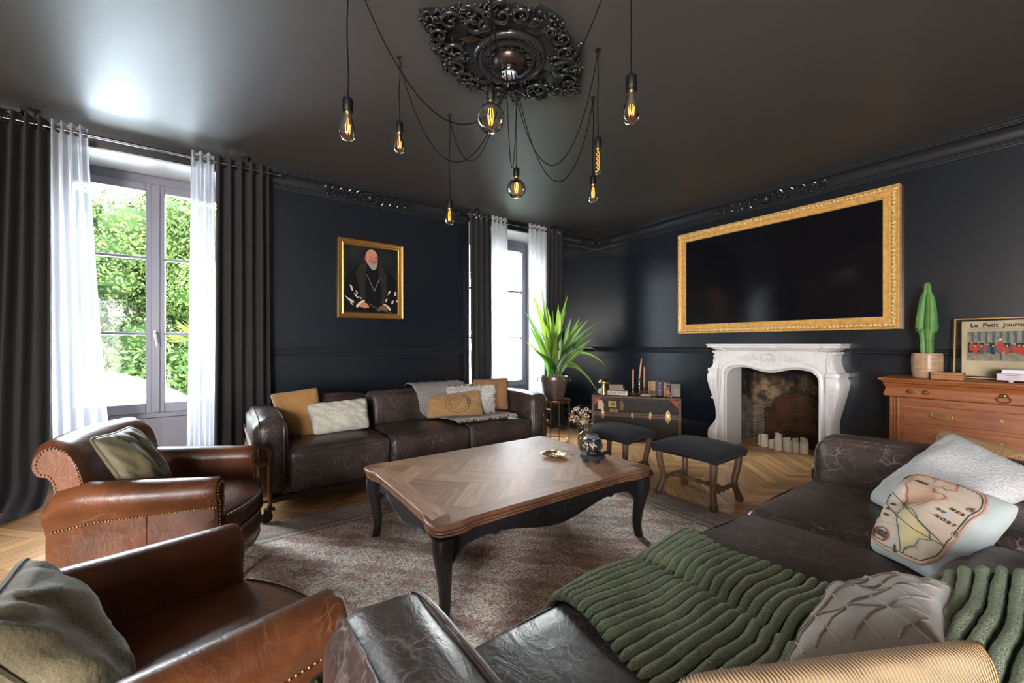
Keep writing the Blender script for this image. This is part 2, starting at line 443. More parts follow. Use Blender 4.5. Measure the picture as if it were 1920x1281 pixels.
def run_b(name, prof, segs, m=M_trim):
    mb = MB()
    for y0, y1 in segs: mb.loft([[(XB - d, y, z) for d, z in prof] for y in (y1, y0)])
    struct(mb.build(name, m, smooth=50))
A3 = [(XL, W1[0] - .03), (W1[1] + .03, W2[0] - .03), (W2[1] + .03, XB)]
run_a('trim_5', PC, A3); run_b('trim_6', PC, [(YR, YA)])
run_a('trim_7', PR, A3); run_b('trim_8', PR, [(YR, 1.22), (2.46, YA)])
run_a('baseboard_window_side', PB, A3); run_b('baseboard_fireplace_side', PB, [(YR, 1.2), (2.5, YA)])

def relief(mb, cx, L, P, hh, r0=.007):      # rococo relief: P(s, t, d) maps along, across, out of the surface
    def curve(pts, r): mb.tube([P(*q) for q in pts], r, 6)
    mb.tube([P(cx + .5*hh*1.5*cos(a), .5*hh*.82*sin(a), .012) for a in [2*pi*i/22 for i in range(22)]], r0*1.15, 6, closed=True)
    mb.ball(P(cx, 0, .002), .36*hh, 12)
    rr = random.Random(int(L*1000))
    for sg in (-1, 1):
        for k, (dx, q) in enumerate(((.16, .44), (.33, .34), (.5, .3), (.66, .24), (.8, .18))):
            c = cx + sg*dx*L*.5; rad = q*hh
            for hand, off in ((1, .18*hh), (-1, -.2*hh)):
                pts = []
                for i in range(19):
                    t = i/18; a = (0 if sg > 0 else pi) + hand*sg*t*1.5*2*pi; r_ = rad*(1 - .85*t)
                    pts.append((c + r_*cos(a)*1.25, off*.8 + r_*sin(a), .006 + .008*t))
                curve(pts, [r0*(1.1 - .55*i/18)*(.6+q) for i in range(19)])
            for j in range(5):
                a = rr.uniform(-1, 1); p = P(c + sg*rad*rr.uniform(.2, 1.6), a*.42*hh*(1.15 - dx), .008)
                mb.ball(p, rr.uniform(.5, 1.1)*r0*1.3, 6)
        tip = cx + sg*L*.5
        curve([(cx + sg*L*(.3 + .2*i/8), .16*hh*sin(i), .005) for i in range(9)], [r0*(1 - .09*i) for i in range(9)])
def cove_a(s, t, d): return V((s, YA - .050 - d*1.0 - t*.62, 2.668 + t*.95 - d*.75))
def cove_b(s, t, d): return V((XB - .050 - d*1.0 - t*.62, s, 2.668 + t*.95 - d*.75))
mb = MB(); relief(mb, 1.26, 1.05, cove_a, .105); struct(mb.build('trim_9', M_rose))
mb = MB(); relief(mb, 1.93, 1.25, cove_b, .12, .008); struct(mb.build('trim_10', M_rose))
mb = MB(); relief(mb, XB - .12, .4, cove_a, .1, .006); relief(mb, YA - .12, .4, cove_b, .1, .006); struct(mb.build('trim_11', M_rose))

# ---------------------------------------------------------------- windows
def window(name, a, b, y, z0, z1, handle=True, flip=1):
    t = struct(bpy.data.objects.new(name, None)); C.objects.link(t); t.location = ((a+b)/2, y, z0)
    hw = (b - a)/2; hh = z1 - z0; f = .05
    mb = MB()
    mb.box((-hw,-.02,0),(-hw+f,.06,hh)); mb.box((hw-f,-.02,0),(hw,.06,hh)); mb.box((-hw+f,-.02,hh-f-.03),(hw-f,.06,hh)); mb.box((-hw+f,-.02,0),(hw-f,.06,.045))
    mb.build('window_frame', M_frame, t, bevel=.004)
    for s in (-1, 1):
        x0, x1 = sorted((s*.002, s*(hw - f - .003)))
        mb = MB(); g = .062
        mb.box((x0,-.035*flip-.02,.048),(x0+g,.02,hh-.083)); mb.box((x1-g,-.035*flip-.02,.048),(x1,.02,hh-.083))
        mb.box((x0+g,-.035*flip-.02,.048),(x1-g,.02,.048+.085)); mb.box((x0+g,-.035*flip-.02,hh-.083-.07),(x1-g,.02,hh-.083))
        for zz in ((1.235 - z0), (1.905 - z0)): mb.box((x0+g,-.04,zz-.012),(x1-g,.01,zz+.012))
        if s == 1: mb.box((-.03,-.068,.05),(.032,-.054,hh-.085))
        mb.build('sash', M_frame, t, bevel=.005)
        mb = MB(); mb.box((x0+g-.005,-.015,.12),(x1-g+.005,-.011,hh-.14)); mb.build('glass', M_glass, t, smooth=0)
    if handle:
        mb = MB(); mb.rbox((.0,-.075,.75),(.014,.006,.03),.005,n=2); mb.tube([(0,-.08,.76),(0,-.115,.76)],.008,8)
        mb.tube(smooth_path([(0,-.115,.765),(.004,-.12,.74),(.012,-.12,.69),(.02,-.118,.635)],4),[.011]*12+[.009],8,flat=.7)
        mb.build('handle', simple('silver_window_handle', (.6,.58,.6), .25, 1), t)
window('window_1', *W1, 4.84, .485, 2.645)
window('window_2', *W2, 4.84, .485, 2.645)

# ---------------------------------------------------------------- firebox, fireback, mantel
m_fb, tt, pp = nt('sooty_firebox_masonry')
co = coords(tt); co2 = coords(tt, (1, 1.0, 1), rot=(R(90), 0, R(90)))
bk = N(tt, 'TexBrick', i_Scale=1.0); bk.inputs['Brick Width'].default_value = .16; bk.inputs['Row Height'].default_value = .024; bk.inputs['Mortar Size'].default_value = .004
bk.inputs['Color1'].default_value = (.2,.15,.11,1); bk.inputs['Color2'].default_value = (.34,.26,.2,1); bk.inputs['Mortar'].default_value = (.03,.025,.022,1)
dn = N(tt, 'TexNoise', i_Scale=9, i_Detail=3); tt.links.new(co, dn.inputs['Vector'])
va = N(tt, 'VectorMath', operation='MULTIPLY_ADD'); tt.links.new(dn.outputs['Color'], va.inputs[0]); va.inputs[1].default_value = (.02,.02,.02)
sx = N(tt, 'SeparateXYZ'); tt.links.new(co, sx.inputs[0]); cb = N(tt, 'CombineXYZ'); ad = N(tt, 'Math', operation='ADD')
tt.links.new(sx.outputs[0], ad.inputs[0]); tt.links.new(sx.outputs[1], ad.inputs[1]); tt.links.new(ad.outputs[0], cb.inputs[0]); tt.links.new(sx.outputs[2], cb.inputs[1])
tt.links.new(cb.outputs[0], va.inputs[2]); tt.links.new(va.outputs[0], bk.inputs['Vector'])
soot = ramp(tt, [(.4, (.008,.008,.008)), (.52, (.16,.1,.05)), (.6, (.42,.29,.18)), (.72, (.1,.07,.04))], noi(tt, co, 5.5, 6, .65))
hz = N(tt, 'MapRange'); tt.links.new(sx.outputs[2], hz.inputs[0]); hz.inputs[1].default_value = .42; hz.inputs[2].default_value = .5
blk = ramp(tt, [(.45, (1,1,1)), (.6, (.1,.1,.1))], noi(tt, co, 3, 4, .6))
c_ = mix(tt, hz.outputs[0], bk.outputs['Color'], soot)
hz2 = N(tt, 'MapRange'); tt.links.new(sx.outputs[2], hz2.inputs[0]); hz2.inputs[1].default_value = .66; hz2.inputs[2].default_value = .82
c_ = mix(tt, hz2.outputs[0], c_, (.008,.008,.008)); c_ = mix(tt, .5, c_, blk, 'MULTIPLY')
tt.links.new(c_, pp.inputs['Base Color']); pp.inputs['Roughness'].default_value = .9
bump(tt, pp, noi(tt, va.outputs[0], 30, 5), .7, .02)
mb = MB(); mb.box((5.3, 1.3, -.02),(5.36, 2.45, 1.2)); mb.box((4.9, FY1, -.02),(5.36, FY1+.06, 1.2)); mb.box((4.9, FY0-.06, -.02),(5.36, FY0, 1.2)); mb.box((4.85, 1.3, 1.15),(5.36, 2.45, 1.2))
struct(mb.build('wall_firebox', m_fb, smooth=0))

t = thing('fireback', 'rusty arched cast iron plate standing at the back of the fireplace', 'fireback', (5.22, 1.83, 0))
m_rust = simple('brown_rusty_iron', (.085, .035, .014), .65, .3, var=.5, vs=9, bmp=.5, bs=50, bd=.01)
prof = [(-.33,0),(.33,0),(.33,.40)] + [(.33 - .06*(1-cos(a)) - .27*t_/10*0, .40) for t_, a in ()] + [(.26*cos(a), .42 + .17*sin(a)) for a in [pi*i/16 for i in range(17)]] + [(-.33,.40)]
mb = MB(); mb.prism(prof, -.03, 0, 'x'); mb.build('plate', m_rust, t, bevel=.004)
mb = MB()
mb.tube([(-.035, .23*cos(a), .40 + .15*sin(a)) for a in [pi*i/16 for i in range(17)]], .008, 6)
mb.tube([(-.035, .3, .04),(-.035,.3,.39)], .008, 6); mb.tube([(-.035,-.3,.04),(-.035,-.3,.39)], .008, 6)
for r_ in (.17, .13): mb.tube([(-.035, r_*cos(a), .25 + r_*1.05*sin(a)) for a in [2*pi*i/24 for i in range(24)]], .009, 6, closed=True)
AXB = Matrix(((0,0,-1),(1,0,0),(0,1,0))).transposed().transposed()
def yz(c, r, turns, st, hand): return [V((c[0] - .004, c[1] + r*(1-.85*i/20)*cos(st + hand*turns*2*pi*i/20), c[2] + r*(1-.85*i/20)*sin(st + hand*turns*2*pi*i/20))) for i in range(21)]
for s in (-1, 1):
    for z, q in ((.46,.06),(.1,.06),(.3,.05)): mb.tube(yz((-.035, s*(.2 if z < .4 else .1), z), q, 1.3, 0 if s > 0 else pi, s), .007, 6)
mb.tube(yz((-.035, 0, .25), .08, 1.5, 0, 1), .008, 6); mb.ball((-.035,.03,.2), (.01,.04,.05)); mb.ball((-.035,-.03,.3), (.01,.05,.04))
mb.build('relief', m_rust, t)

t = thing('mantelpiece', 'white carved marble fireplace surround with shell and flower relief', 'fireplace', (XB - .001, 1.85, 0))
def sline(y, amp=.03):     # serpentine depth of the shelf front
    return amp * cos(y / .6 * pi * 2) * .4
for name, z0, z1, hw, dp in (('shelf', 1.105, 1.145, .615, .31), ('shelf_moulding', 1.07, 1.105, .575, .265)):
    mb = MB(); secs = []
    fr = [(-1,0),(-1,.86),(-.93,1),(-.80,1),(-.78,.93),(-.2,.9),(-.18,1.0),(-.1,1.02),(.1,1.02),(.18,1.0),(.2,.9),(.78,.93),(.80,1),(.93,1),(1,.86),(1,0)]
    n = 6
    for i in range(n+1):
        q = i/n; ins = .045*(1-q)**1.6 if z0 < 1.1 else (.02*abs(sin(q*pi*1.5))*(1-q))
        secs.append([(-(d*dp - (ins if d else 0)), y*(hw - ins), z0 + (z1-z0)*q) for y, d in fr])
    mb.loft(secs); mb.build(name, M_white, t, smooth=30)
def arch(n=40, ins=0):          # opening curve from left foot over to right foot (y, z)
    hw = .445 - ins
    pts = [(-hw, 0), (-hw, .74)]
    for i in range(1, 8):
        a = pi - i*pi/2/8; pts.append((-hw + .12 + .12*cos(a), .78 + (.133 - ins*.5)*sin(a)))
    for i in range(0, 15):
        s = -1 + 2*i/14; y = s*(hw - .12); pts.append((y, .90 - ins - .022*cos(s*pi*1.3)))
    for i in range(1, 8):
        a = pi/2 - i*pi/2/8; pts.append((hw - .12 + .12*cos(a), .78 + (.133 - ins*.5)*sin(a)))
    return pts + [(hw, .74), (hw, 0)]
ar = arch()
mb = MB(); xf = -.205
poly = [(-.5,0)] + ar + [(.5,0),(.5,1.075),(-.5,1.075)]
# frieze with the curved opening, built as quads between the arch and the outline
n = len(ar); out = []
for i, (y, z) in enumerate(ar):
    s = i/(n-1)
    if i < 2: out.append((-.5, z))
    elif i > n-3: out.append((.5, z))
    else:
        k_ = (i-2)/(n-5); out.append((-.5 + k_, 1.075 if 0 < i-2 < n-5 else 1.075))
vs = [(xf, y, z) for y, z in ar] + [(xf, y, z) for y, z in out] + [(0, y, z) for y, z in ar] + [(0, y, z) for y, z in out]
fs = []
for i in range(n-1):
    fs += [(i, i+1, n+i+1, n+i), (2*n+i, 3*n+i, 3*n+i+1, 2*n+i+1), (i, 2*n+i, 2*n+i+1, i+1), (n+i, n+i+1, 3*n+i+1, 3*n+i)]
fs = [f[::-1] for f in fs]; mb.add(vs, fs); mb.build('frieze', M_white, t, smooth=30)
mb = MB()
mb.tube([(xf-.004, y*1.02, z + (.012 if z > .5 else 0)) for y, z in ar], .022, 8)
mb.tube([(xf-.002, y*1.1, z + (.04 if z > .5 else 0)) for y, z in ar], .008, 6)
mb.tube([(xf+.03, y*.985, z - (.012 if z > .5 else 0)) for y, z in ar], .014, 6)
mb.build('arch_moulding', M_white, t)
mb = MB()     # inner lining of the opening
for s in (-1, 1):
    y0, y1 = sorted((s*.44, s*.475)); mb.box((-.19, y0, 0), (.19, y1, .925)); 
mb.box((-.19,-.475,.925),(.19,.475,.958)); mb.build('lining', M_white, t, bevel=.004)
PW = [(0,.11),(.10,.11),(.13,.115),(.195,.11),(.24,.085),(.305,.045),(.38,.042),(.45,.05),(.575,.08),(.66,.1),(.75,.119),(.80,.117),(.835,.1),(.84,.112),(.875,.112),(.88,.088),(.92,.07),(.96,.058),(1.0,.055),(1.04,.06),(1.05,.075),(1.07,.078)]
for s in (-1, 1):
    mb = MB()
    secs = []
    for z, o in PW:
        d = .175 + o*.75
        y0, y1 = (s*.495, s*(.49 + o)) ; y0, y1 = min(y0, y1), max(y0, y1)
        c = .012
        secs.append([(0,y0,z),(-d+c,y0,z),(-d,y0+c,z),(-d,y1-c,z),(-d+c,y1,z),(0,y1,z)])
    mb.loft(secs); p_ = mb.build('pilaster', M_white, t, smooth=45)
    mb = MB(); cy = s*.55
    cps = [(-(.178+o*.75), s*(.4925 + o*.5), z) for z, o in PW if .2 < z < .8]
    mb.tube(smooth_path([(x-.002, y_ + .010, z) for x,y_,z in cps], 3), .006, 6); mb.tube(smooth_path([(x-.002, y_ - .010, z) for x,y_,z in cps], 3), .006, 6)
    for z, q in ((.77,.028),(.72,.022),(.56,.016)):
        for j in range(5):
            a = -pi/2 + (j-2)*.5
            mb.ball((-(.18+.117*.75)-.002 + (.77-z)*.1, cy + q*.8*cos(a), z + q*sin(a)), (.006,.006,q*.6), 8)
    xx = -(.175 + .06*.75) - .002; cy = s*.522
    for hand in (-1, 1):
        mb.tube([V((xx - .002, cy + hand*(.008 + .018*sin(q*pi)), .885 + .13*q)) for q in [i/10 for i in range(11)]], [.007 - .003*i/10 for i in range(11)], 6)
        mb.tube(yz((xx, cy + hand*.012, 1.01), .013, 1.2, pi/2, -hand), .005, 6)
    mb.ball((xx, cy, .9), (.008,.014,.02), 8)
    mb.build('carving', M_white, p_)
mb = MB(); zc = .985; x0 = xf - .004     # shell, flowers, leaves
for i in range(9):
    a = pi/2 + (i-4)*.42; l = .062
    mb.ball((x0-.012, l*.62*cos(a), zc + l*.62*sin(a)), (.02, .011, l*.55), 8, ax=Matrix.Rotation(-(pi/2 - a)*-1*-1, 3, 'X'))
mb.ball((x0-.012, .0, zc-.02), (.014,.018,.018), 10)
mb.tube([(x0-.006, .085*cos(a), zc + .078*sin(a)) for a in [2*pi*i/30 for i in range(30)]], .012, 6, closed=True)
mb.tube([(x0-.004, (.098 + .006*sin(9*a))*cos(a), zc + (.09 + .006*sin(9*a))*sin(a)) for a in [2*pi*i/60 for i in range(60)]], .005, 6, closed=True)
rr = random.Random(5)
for s in (-1, 1):
    for j in range(34):
        q = rr.random(); y = s*(.1 + .2*q); z = zc + .015 + rr.uniform(-1,1)*.055*(1.1 - q)
        if j % 3: mb.ball((x0-.003, y, z), (.012, rr.uniform(.006,.012), rr.uniform(.006,.014)), 6)
        else:
            for k_ in range(5): a = k_*1.257; mb.ball((x0-.008, y + .009*cos(a), z + .009*sin(a)), .0085, 6)
    mb.tube(yz((x0, s*.12, zc - .07), .03, 1.2, 0 if s > 0 else pi, s), .006, 6)
    mb.tube(smooth_path([(x0, s*.13, zc+.03),(x0, s*.2, zc+.045),(x0, s*.27, zc+.03),(x0, s*.31, zc+.05)],5), .004, 6)
    mb.tube(smooth_path([(x0, s*.44, zc+.07),(x0,s*.42,zc+.075),(x0,s*.42,zc-.03),(x0,s*.44,zc-.09),(x0,s*.40,zc-.11)],5), .006, 6)
    mb.tube(yz((x0, s*.42, zc+.075), .02, 1.3, 0, s), .005, 6); mb.tube(yz((x0, s*.41, zc-.115), .022, 1.3, 0, -s), .006, 6)
mb.build('shell_carving', M_white, t)

# candles on the hearth
def candle(x, y, r, h, lab):
    t = thing('pillar_candle', lab, 'candle', (x, y, 0), 0, 'pillar candles on the hearth')
    mb = MB(); N_ = 18; tilt = rnd.uniform(0, 6.28)
    secs = [[(r*k_*cos(a), r*k_*sin(a), z) for a in [2*pi*i/N_ for i in range(N_)]] for k_, z in ((.97,0),(1,.004),(1,h*.5))]
    for k_, dz in ((1, 0), (.86, 0), (.8, -.012), (.05, -.018)):
        secs.append([(r*k_*cos(a), r*k_*sin(a), h + dz + (.008*cos(a - tilt) if k_ > .82 else 0)) for a in [2*pi*i/N_ for i in range(N_)]])
    mb.loft(secs); mb.build('wax', M_wax, t, smooth=50)
    mb = MB(); mb.tube([(0,0,h-.02),(.001,0,h-.006)], .0015, 6); mb.build('wick', M_black, t)
cd = [((4.988, 2.120, 0.000), .030, .118, 'ivory pillar candle, leftmost and half hidden behind the next one'),
      ((4.939, 2.066, 0.000), .037, .125, 'ivory pillar candle, wide with a slanted rim, second from the left'),
      ((4.930, 1.987, 0.000), .032, .09, 'short ivory pillar candle with melted rim, third from the left'),
      ((5.044, 1.963, 0.000), .036, .145, 'tall ivory pillar candle standing behind the middle candle'),
      ((4.887, 1.907, 0.000), .036, .13, 'ivory pillar candle in front of the tallest one'),
      ((5.064, 1.891, 0.000), .036, .115, 'ivory pillar candle seen behind the rounded one in the middle'),
      ((4.917, 1.832, 0.000), .040, .12, 'broad ivory pillar candle with a domed rim right of the tall pair'),
      ((5.062, 1.809, 0.000), .035, .12, 'ivory pillar candle behind the second from the right'),
      ((4.947, 1.758, 0.000), .038, .098, 'low ivory pillar candle, second from the right in the front row'),
      ((5.065, 1.726, 0.000), .036, .135, 'tall ivory pillar candle behind the rightmost one'),
      ((4.942, 1.684, 0.000), .038, .12, 'ivory pillar candle, rightmost, next to the dark sofa arm')]
for (p, r, h, l) in cd: candle(p[0], p[1], r, h, l)

# ---------------------------------------------------------------- outside
m_gr, tt, pp = nt('pale_terrace_and_lawn'); co = coords(tt)
sx = N(tt, 'SeparateXYZ'); tt.links.new(co, sx.inputs[0])
wob = noi(tt, co, .5, 3)
ad = N(tt, 'Math', operation='MULTIPLY_ADD'); tt.links.new(wob, ad.inputs[0]); ad.inputs[1].default_value = 2.5; tt.links.new(sx.outputs[0], ad.inputs[2])
gr = ramp(tt, [(.3, (.012,.022,.005)), (.7, (.024,.036,.01))], noi(tt, co, 8, 5))
gm = N(tt, 'MapRange'); tt.links.new(ad.outputs[0], gm.inputs[0]); gm.inputs[1].default_value = .2; gm.inputs[2].default_value = .5
tt.links.new(mix(tt, gm.outputs[0], (.55,.54,.52), gr), pp.inputs['Base Color']); pp.inputs['Roughness'].default_value = .9
mb = MB(); mb.add([(-60,YO,-.42),(60,YO,-.42),(60,90,-.42),(-60,90,-.42)],[(0,1,2,3)])
o = mb.build('ground_outside', m_gr, smooth=0); struct(o)
m_leaf, tt, pp = nt('mottled_green_leaves')  # greens follow each leaf's random tone
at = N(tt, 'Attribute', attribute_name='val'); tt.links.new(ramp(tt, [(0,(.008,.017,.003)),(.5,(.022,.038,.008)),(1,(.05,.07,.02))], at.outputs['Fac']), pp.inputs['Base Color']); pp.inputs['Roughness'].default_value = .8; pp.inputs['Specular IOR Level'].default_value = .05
m_bark = simple('brown_bark', (.03,.022,.016), .9)
def leaves(mb, blobs, n, sz, rr):
    for _ in range(n):
        b = rr.choice(blobs); d = V((rr.gauss(0,1), rr.gauss(0,1), rr.gauss(0,1))).normalized()
        k = rr.uniform(.72, 1.02); q = b[0] + V((d.x*b[1].x, d.y*b[1].y, d.z*b[1].z)) * k
        u = V((rr.gauss(0,1), rr.gauss(0,1), rr.gauss(0,1))).normalized(); w_ = u.cross(d + V((.01,0,0))).normalized(); s = sz * rr.uniform(.6, 1.4)
        leaf_tone = max(0, min(1, .35 + .0*d.z + rr.uniform(-.35, .5) + .2*(b[2]-.5)))  # tone varies at random by leaf and clump
        mb.add([q - u*s, q + w_*s*.45, q + u*s, q - w_*s*.45], [(0,1,2,3)], 0, leaf_tone)
def tree(x, y, hgt, rad, n, lab, seed):
    rr = random.Random(seed); t = thing('garden_tree', lab, 'tree', (x, y, -.42), 0, 'trees beyond the terrace')
    blobs = []
    for i in range(34):
        a = rr.uniform(0, 6.28); zz = rr.uniform(.12, .95); k = rad*(1 - .5*abs(zz-.4)) * rr.uniform(.3, 1)
        s = rad*rr.uniform(.28, .45); blobs.append((V((k*cos(a), k*sin(a), hgt*zz)), V((s, s, s*.85)), rr.random()))
    mb = MB(); leaves(mb, blobs, n*6, .055, rr)
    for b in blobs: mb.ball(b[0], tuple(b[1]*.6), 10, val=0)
    mb.build('foliage', m_leaf, t, smooth=0)
    mb = MB(); mb.tube([(0,0,0),(.1,0,hgt*.4),(0,.1,hgt*.8)], [.2,.15,.06], 8)
    for b in blobs[::3]: mb.tube([(0,0,hgt*.3), b[0]], [.08,.03], 6)
    mb.build('trunk', m_bark, t)
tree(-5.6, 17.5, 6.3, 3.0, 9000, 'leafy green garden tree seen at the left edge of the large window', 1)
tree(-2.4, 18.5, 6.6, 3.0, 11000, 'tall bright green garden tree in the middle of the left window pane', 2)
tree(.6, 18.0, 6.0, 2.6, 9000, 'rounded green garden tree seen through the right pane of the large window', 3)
# low hedge under the trees
t = thing('garden_hedge', 'low dark green hedge at the foot of the garden trees', 'hedge', (-2.5, 14.2, -.42))
rr = random.Random(9); mb = MB(); leaves(mb, [(V((-4 + i*.6, rr.uniform(-.3,.3), .75)), V((.55,.5,.8)), rr.random()*.4) for i in range(16)], 7000, .09, rr); mb.build('foliage', m_leaf, t, smooth=0)
# palm
t = thing('garden_palm', 'small yellow-green fan palm on the terrace edge outside the window', 'palm', (-.28, 11.8, -.42))
m_palm = simple('yellow_green_palm', (.03,.036,.006), .9, Specular_IOR_Level=.05)
mb = MB(); mb.tube([(0,0,0),(.02,0,.9),(0,0,1.5)], [.09,.08,.07], 8); mb.build('trunk', m_bark, t)
mb = MB()
for i in range(13):
    a = i*2.4; el = .35 + .9*rr.random(); d = V((cos(a)*cos(el), sin(a)*cos(el), sin(el))); c = V((0,0,1.5)) + d*.35
    sd = d.cross(V((0,0,1))).normalized()
    for j in range(11):
        b = (j-5)*.2; e = (d*cos(b) + sd*sin(b)).normalized()*.5; e.z -= .12*abs(b)
        mb.add([c, c + e*.5 + V((0,0,.02)), c + e, c + e*.5 - V((0,.02,.02))], [(0,1,2,3)])
    mb.tube([(0,0,1.5), c], .01, 5)
mb.build('fronds', m_palm, t, smooth=0)
# covered car
mb = MB(); secs = []
for i in range(15):
    s = -1 + 2*i/14; hh_ = 1.16*(1 - abs(s)**4*.5) * (.72 + .28*(cos(s*pi*.9)+1)/2); ww = .95*(1 - abs(s)**6*.35)
    secs.append([(s*2.1, -ww, 0)] + [(s*2.1, -ww*cos(a)*(1 - .12*sin(a)), .25 + (hh_-.25)*sin(a)**.7) for a in [pi*j/14 for j in range(1,14)]] + [(s*2.1, ww, 0)])
mb.loft(secs); o = mb.build('covered_car', simple('white_car_cover', (.8,.8,.8), .6), loc=(-2.55, 10.4, -.42)); tag(o, 'car under a white cover parked on the terrace outside the large window', 'covered car')
# garden steps and railing
t = thing('garden_steps', 'grey stone garden steps beside the palm outside', 'steps', (.0, 11.9, -.42)); m_st = simple('grey_stone', (.1,.1,.1), .8)
for i in range(3): mb = MB(); mb.box((-.6 + i*.15, -.3 + i*.3, i*.16), (.9, 0 + i*.3 + .3, .16 + i*.16)); mb.build('step', m_st, t)
t = thing('garden_railing', 'thin black iron railing behind the garden steps', 'railing', (-.6, 14.9, -.42))
for i in range(9): mb = MB(); mb.box((i*.18-.008, -.008, 0), (i*.18+.008, .008, 1.2)); mb.build('baluster', M_black, t)
mb = MB(); mb.box((-.02,-.012,1.17),(1.5,.012,1.2)); mb.build('rail', M_black, t)

# ---------------------------------------------------------------- curtains
m_sheer, tt, pp = nt('white_sheer_voile'); tt.nodes.remove(pp)
df = N(tt, 'BsdfDiffuse'); df.inputs[0].default_value = (.62,.62,.66,1); tl = N(tt, 'BsdfTranslucent'); tl.inputs[0].default_value = (.4,.41,.45,1); tp = N(tt, 'BsdfTransparent'); tp.inputs[0].default_value = (1,1,1,1)
m1 = N(tt, 'MixShader', i_0=.55); tt.links.new(df.outputs[0], m1.inputs[1]); tt.links.new(tl.outputs[0], m1.inputs[2])
m2 = N(tt, 'MixShader', i_0=.12); tt.links.new(m1.outputs[0], m2.inputs[1]); tt.links.new(tp.outputs[0], m2.inputs[2]); tt.links.new(m2.outputs[0], tt.nodes['Material Output'].inputs[0])
m_ring = simple('nickel_eyelet', (.6,.6,.62), .25, 1)
def curtain(name, lab, x0t, x1t, x0b, x1b, folds, amp, mat, zb=.0, puddle=.16, seed=0, group=None, top=2.73, cat='curtain', y=4.235):
    t = thing(name, lab, cat, ((x0t+x1t)/2, y, 0), 0, group); cx = (x0t+x1t)/2
    rr = random.Random(seed); ph = rr.uniform(0, 1.5); nu = folds*14; nv = 34; mb = MB(); secs = []
    off = [rr.uniform(-.35,.35) for _ in range(folds+2)]
    for j in range(nv+1):
        v = j/nv; v_ = v**.85; z = top - (top - zb)*v_; row = []
        for i in range(nu+1):
            u = i/nu; uu = u + .018*sin(2*pi*folds*u*.5 + 3*v + ph)*v
            x = (x0t + (x1t-x0t)*uu)*(1-v) + (x0b + (x1b-x0b)*uu)*v - cx
            fo = sin(2*pi*folds*uu + ph*0 + off[int(uu*folds) % len(off)]*v*1.5)
            yy = -amp*fo*(1 + .35*v*sin(5*u + seed)) + .006*sin(40*u*folds/4 + 9*v + seed)*v
            zz = z
            if v > .93 and puddle: q = (v-.93)/.07; yy -= puddle*q*q*(1 + .5*sin(11*u+seed)); zz = max(.006 + .02*(1+sin(17*u + seed))*(.5), z + .03*q*abs(sin(9*u+2)))
            row.append((x, yy, max(.004, zz)))
        secs.append(row)
    mb.loft(secs, caps=False, closed=False); o = mb.build('cloth', mat, t, smooth=180)
    mb = MB()
    for k in range(folds*2):
        u = (k + .5)/(folds*2)*1.0; x = x0t + (x1t-x0t)*u - cx
    for k in range(folds*2 + 1):
        u = k/(folds*2.0); x = x0t + (x1t-x0t)*u - cx
        if 0 < k < folds*2 or k == 0: mb.torus((x + (.012 if k == 0 else 0), -.002, top - .055), .024, .005, Matrix.Rotation(R(90),3,'Y') @ Matrix.Rotation(R(35 if k % 2 else -35),3,'X'), 18, 6)
    mb.build('eyelets', m_ring, t)
    if cat == 'sheer curtain' and False: pass
    return t
GD, GS = 'dark grey curtains at the two windows', 'white sheer curtains at the two windows'
curtain('curtain', 'dark grey linen curtain left of the large window, at the photo\'s left edge', -1.235, -.985, -1.32, -.99, 4, .045, M_curt, seed=1, group=GD, puddle=.22)
curtain('curtain', 'dark grey linen curtain right of the large window, behind the sofa arm', -.04, .345, -.05, .36, 5, .04, M_curt, seed=2, group=GD)
curtain('curtain', 'dark grey linen curtain on the left side of the far window', 2.40, 2.70, 2.42, 2.72, 4, .035, M_curt, seed=3, group=GD)
curtain('curtain', 'dark grey linen curtain right of the far window, behind the potted plant', 3.61, 3.90, 3.55, 3.93, 4, .035, M_curt, seed=4, group=GD, puddle=.2)
curtain('sheer_curtain', 'white sheer curtain on the left side of the large window', -.985, -.80, -.97, -.66, 4, .03, m_sheer, seed=5, group=GS, puddle=.0, zb=.02, cat='sheer curtain')
curtain('sheer_curtain', 'white sheer curtain on the right side of the large window', -.205, -.05, -.235, -.03, 3, .03, m_sheer, seed=6, group=GS, puddle=.03, cat='sheer curtain')
curtain('sheer_curtain', 'white sheer curtain on the left side of the far window', 2.71, 2.95, 2.70, 2.95, 4, .028, m_sheer, seed=7, group=GS, puddle=.0, cat='sheer curtain')
curtain('sheer_curtain', 'white sheer curtain on the right side of the far window, behind the plant', 3.29, 3.60, 3.28, 3.57, 4, .028, m_sheer, seed=8, group=GS, puddle=.0, cat='sheer curtain')
for x0, x1, lab in ((-1.3, .42, 'thin dark metal curtain rod over the large window'), (2.26, 3.98, 'thin dark metal curtain rod over the far window')):
    t = thing('curtain_rod', lab, 'curtain rod', ((x0+x1)/2, 4.235, 2.675)); L = (x1-x0)/2
    mb = MB(); mb.tube([(-L,0,0),(L,0,0)], .011, 12); mb.build('rod', simple('dark_nickel_rod', (.12,.11,.12), .3, 1), t)
    for s in (-1, 1):
        mb = MB(); mb.lathe([(.0,-.0),(.014,0),(.014,.02),(0,.02)], 12, (s*L,0,0), ax=Matrix.Rotation(R(90*s),3,'Y')); mb.build('finial', m_ring, t)
    for s in (-.72, .72):
        mb = MB(); mb.tube([(s*L,0,0),(s*L,0,.098)], .006, 8); mb.lathe([(.03,.092),(.03,.0995)], 16, (s*L,0,0)); mb.torus((s*L,0,0),.015,.004,Matrix.Rotation(R(90),3,'Y'),14,6); mb.build('bracket', M_black, t)

